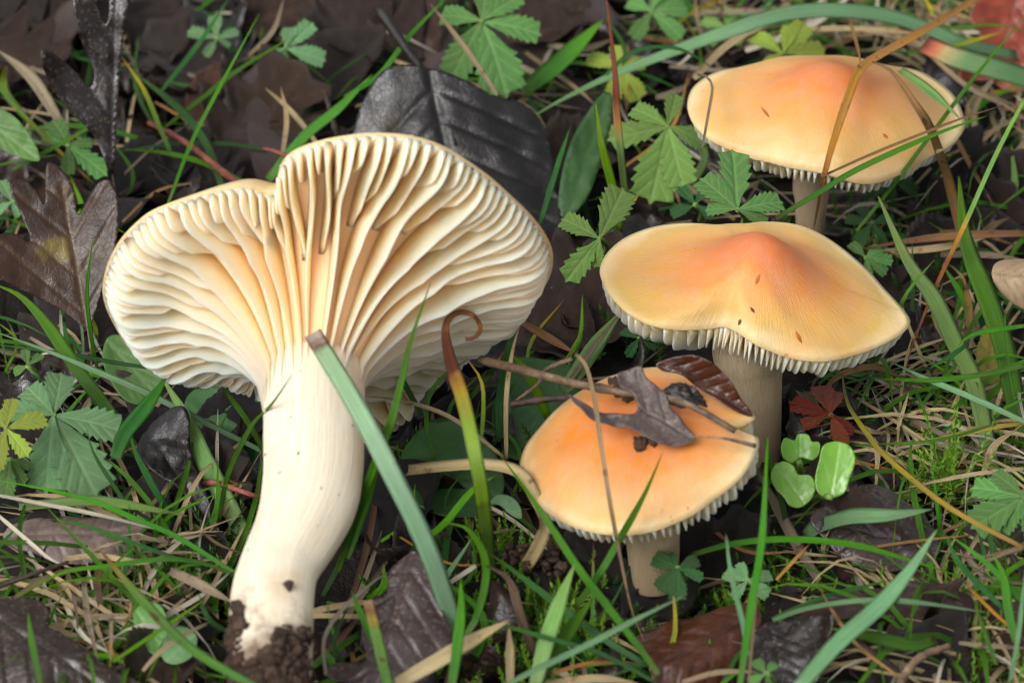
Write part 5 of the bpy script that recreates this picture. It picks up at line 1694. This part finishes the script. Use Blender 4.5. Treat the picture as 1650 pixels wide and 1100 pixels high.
while ng < 175:
    x, y = random.uniform(0, 1650), random.uniform(20, 1120)
    if random.random() > zone(x, y)[1]:
        continue
    L = random.uniform(60, 200)
    a = random.gauss(-1.4, 0.75)
    dx, dy = math.cos(a) * L, math.sin(a) * L
    k = random.uniform(-.35, .35)
    pts = [(x, y), (x + dx * .5 - dy * k, y + dy * .5 + dx * k), (x + dx, y + dy)]
    if not clear_line([(pts[0][0] * (1 - f) + pts[2][0] * f, pts[0][1] * (1 - f) + pts[2][1] * f) for f in (0, .25, .5, .75, 1)] + [pts[1]]):
        continue
    hz = max(2, -dy * 0.06)
    blade(random.choice([gr, gr, gr, dk, dk, dk, bl, pa, br, 'grass_yellow_tip', 'grass_brown_tip']), random.choice([4, 5, 6, 7, 8, 10, 14]), pts, [-4, -4 + hz * .7, -4 + hz + random.uniform(0, 3)], n=12)
    ng += 1


# ------------------------------------------------------------------ masses nobody could count
def strands(name, mat, count, L, wid, rise, label, cat, area, seed, keep=1.0, curl=0.35, zb=-0.006):
    rg = np.random.default_rng(seed)
    V, F, sa, ca, off = [], [], [], [], 0
    n = 7
    x0, x1, y0, y1 = area
    made = 0
    while made < count:
        bx, by = rg.uniform(x0, x1), rg.uniform(y0, y1)
        a = rg.random() * 6.283
        ln = rg.uniform(*L)
        d = np.array([math.cos(a), math.sin(a), 0])
        sd = np.array([-d[1], d[0], 0])
        hgt = rg.uniform(*rise)
        t = np.linspace(0, 1, n)[:, None]
        p = np.array([bx, by, ground_z(bx, by) + 0.0005 + rg.random() * 0.004 * (zb > -0.006)]) + d * ln * t + sd * ln * rg.normal() * curl * t ** 2 + np.array([0, 0, 1]) * (hgt * np.sin(t * rg.uniform(1.2, 2.6)))
        ok = True
        for q in (p[0], p[3], p[5], p[6]):
            X, Y = to_px(q)
            if 100 < X < 1600 and 60 < Y and blocked(X, Y):
                ok = False
                break
        if not ok:
            continue
        w = rg.uniform(*wid) * 0.5 * (0.7 + 0.3 * np.sin(np.pi * t[:, 0])) * np.clip((1.05 - t[:, 0]) / 0.4, 0, 1)
        T = np.gradient(p, axis=0)
        f = np.array([rg.normal() * .4, rg.normal() * .4 - 0.3, 1.0])
        Wd = np.cross(T, f)
        Wd /= np.linalg.norm(Wd, axis=1)[:, None] + 1e-9
        N = np.cross(Wd, T)
        N /= np.linalg.norm(N, axis=1)[:, None] + 1e-9
        V.append(np.stack([p - Wd * w[:, None], p - N * w[:, None] * 0.4, p + Wd * w[:, None]], 1).reshape(-1, 3))
        sa.append(np.repeat(t[:, 0], 3))
        ca.append(np.tile([-1, 0, 1], n))
        for i in range(n - 1):
            for j in range(2):
                F.append((off + i * 3 + j, off + i * 3 + j + 1, off + i * 3 + j + 4, off + i * 3 + j + 3))
        off += n * 3
        made += 1
    ob = link(name, np.vstack(V), F, mat, None, None, {'s': np.concatenate(sa), 'c': np.concatenate(ca)})
    ob['kind'] = 'stuff'
    tag(ob, label, cat)


AREA = (-0.20, 0.20, -0.17, 0.30)
strands('short_grass', 'grass_dark', 1100, (.012, .04), (.0005, .0012), (.002, .010), 'short dark green grass between the litter', 'grass', AREA, 1)
strands('short_grass', 'grass_green', 900, (.012, .045), (.0004, .0011), (.002, .011), 'short mid green grass between the litter', 'grass', AREA, 2)
strands('dead_grass', 'straw_grey', 1300, (.012, .045), (.0003, .0009), (.0, .006), 'matted grey dead grass over the soil', 'dead grass', AREA, 3)
strands('dead_grass', 'straw_dark', 1200, (.012, .045), (.0004, .0012), (.0, .006), 'matted dark dead grass over the soil', 'dead grass', AREA, 4)
strands('dead_grass', 'straw_tan', 800, (.012, .05), (.0003, .0007), (.0, .007), 'matted tan dead grass over the soil', 'dead grass', AREA, 5)


def patch(x0, y0, x1, y1):
    a, b = at_z(x0, y1, 0), at_z(x1, y0, 0)
    return (a[0], b[0], a[1], b[1])


for i, (box, where) in enumerate((((60, 870, 380, 1080), 'beside the soil-covered foot'), ((1380, 560, 1680, 780), 'below the tan cupped leaf'), ((1180, -20, 1680, 330), 'around the broad low cap'), ((1480, 950, 1680, 1120), 'under the brown lobed leaf'))):
    strands('dead_grass', 'straw_tan', 110, (.012, .04), (.0004, .0010), (.003, .009), 'tangled tan dead grass ' + where, 'dead grass', patch(*box), 20 + i, zb=-0.003)
    strands('dead_grass', 'straw_white', 45, (.010, .035), (.0003, .0008), (.003, .010), 'thin bleached dead grass ' + where, 'dead grass', patch(*box), 30 + i, zb=-0.003)
    strands('short_grass', 'grass_green', 60, (.015, .04), (.0004, .0010), (.004, .014), 'fine green grass ' + where, 'grass', patch(*box), 40 + i, zb=-0.003)
strands('short_grass', 'grass_bright', 130, (.012, .035), (.0004, .0010), (.003, .012), 'fine bright grass tufts between the litter', 'grass', AREA, 50)


def fragments(name, mat, count, size, label, seed):
    """leaf scraps too many to count, one mesh"""
    rg = np.random.default_rng(seed)
    base = [m for m, t in STOCK]
    small = []
    for k in range(4):
        V, F, ve = leaf_geo(ovate(0.3, 0.45) if k % 2 else lobed(0.42, 2, 0.5, 0.15), (0, 0), (0, 1), cells=7, seed=200 + k, crumple=0.16, cup=0.5, n_side=3, th=0.006, jag=0.08)
        small.append((V, F, ve))
    VV, FF, VE, off = [], [], [], 0
    for _ in range(count):
        V, F, ve = small[rg.integers(4)]
        x, y = rg.uniform(AREA[0], AREA[1]), rg.uniform(AREA[2], AREA[3])
        m = Matrix.Rotation(rg.random() * 6.283, 3, 'Z') @ Matrix.Rotation(rg.normal() * 0.4, 3, 'X') @ Matrix.Rotation(rg.normal() * 0.4, 3, 'Y')
        s = rg.uniform(*size)
        VV.append((V * s) @ np.array(m).T + np.array([x, y, ground_z(x, y) + 0.0006 + rg.random() * 0.002]))
        FF += [tuple(i + off for i in f) for f in F]
        VE.append(ve)
        off += len(V)
    o = link(name, np.vstack(VV), FF, mat, None, None, {'vein': np.concatenate(VE)})
    o['kind'] = 'stuff'
    tag(o, label, 'leaf litter')


fragments('leaf_litter', 'leaf_dark', 900, (.006, .02), 'dark broken leaf scraps covering the soil', 1)
fragments('leaf_litter', 'leaf_brown', 350, (.005, .016), 'brown broken leaf scraps covering the soil', 2)
fragments('leaf_litter', 'leaf_black', 500, (.006, .018), 'black rotten leaf scraps covering the soil', 3)


def moss(name, mat, spots, label, stuff=True, hgt=(.004, .008), seed=1):
    rg = np.random.default_rng(seed)
    V, F, off = [], [], 0
    for (c, n, spread) in spots:
        for _ in range(n):
            b = np.array(c) + np.array([rg.normal() * spread, rg.normal() * spread, 0])
            hh = rg.uniform(*hgt)
            d = np.array([rg.normal() * .4, rg.normal() * .4, 1.0])
            d /= np.linalg.norm(d)
            for k in range(22):
                f = k / 21
                q = b + d * hh * f
                a = k * 2.4
                s = np.cross(d, [math.cos(a), math.sin(a), 0.1])
                s /= np.linalg.norm(s)
                out = s * 0.75 + d * (0.5 + 0.9 * f)
                out /= np.linalg.norm(out)
                L = 0.0017 * (1 - 0.45 * f)
                w = np.cross(out, d)
                w = w / (np.linalg.norm(w) + 1e-9) * L * 0.16
                V += [q - w, q + w, q + out * L * .55 + w * .8 + d * .0001, q + out * L, q + out * L * .55 - w * .8 + d * .0001]
                F.append(tuple(off + i for i in range(5)))
                off += 5
    o = link(name, V, F, mat, None, V[0], smooth=False)
    if stuff:
        o['kind'] = 'stuff'
    tag(o, label, 'moss')


moss('moss_sprig', 'moss', [(at_z(1478, 800, 0), 7, .0022), (at_z(1520, 790, 2), 9, .0025), (at_z(1545, 770, 4), 7, .002)], 'bright yellow-green feathery moss sprig beside the mauve-grey leaf', False, (.006, .011), 2)
moss('moss', 'moss', [(at_z(x, y, -3), n, s) for x, y, n, s in ((1590, 1060, 50, .006), (1550, 1030, 30, .005), (1640, 1090, 30, .005), (900, 1010, 40, .005), (860, 1075, 40, .005), (800, 930, 30, .004), (1230, 985, 24, .004), (1490, 1010, 20, .004))],
     'bright green moss cushions low between the leaves', True, (.004, .008), 3)
moss('moss', 'moss_deep', [(at_z(x, y, -3), n, s) for x, y, n, s in ((260, 955, 50, .005), (380, 880, 40, .006), (1280, 950, 40, .006), (1440, 390, 30, .006), (1010, 530, 30, .005), (760, 1000, 40, .006), (700, 760, 30, .006), (1620, 760, 30, .005), (1100, 1060, 30, .005))],
     'deep green moss low between the leaves', True, (.003, .007), 4)
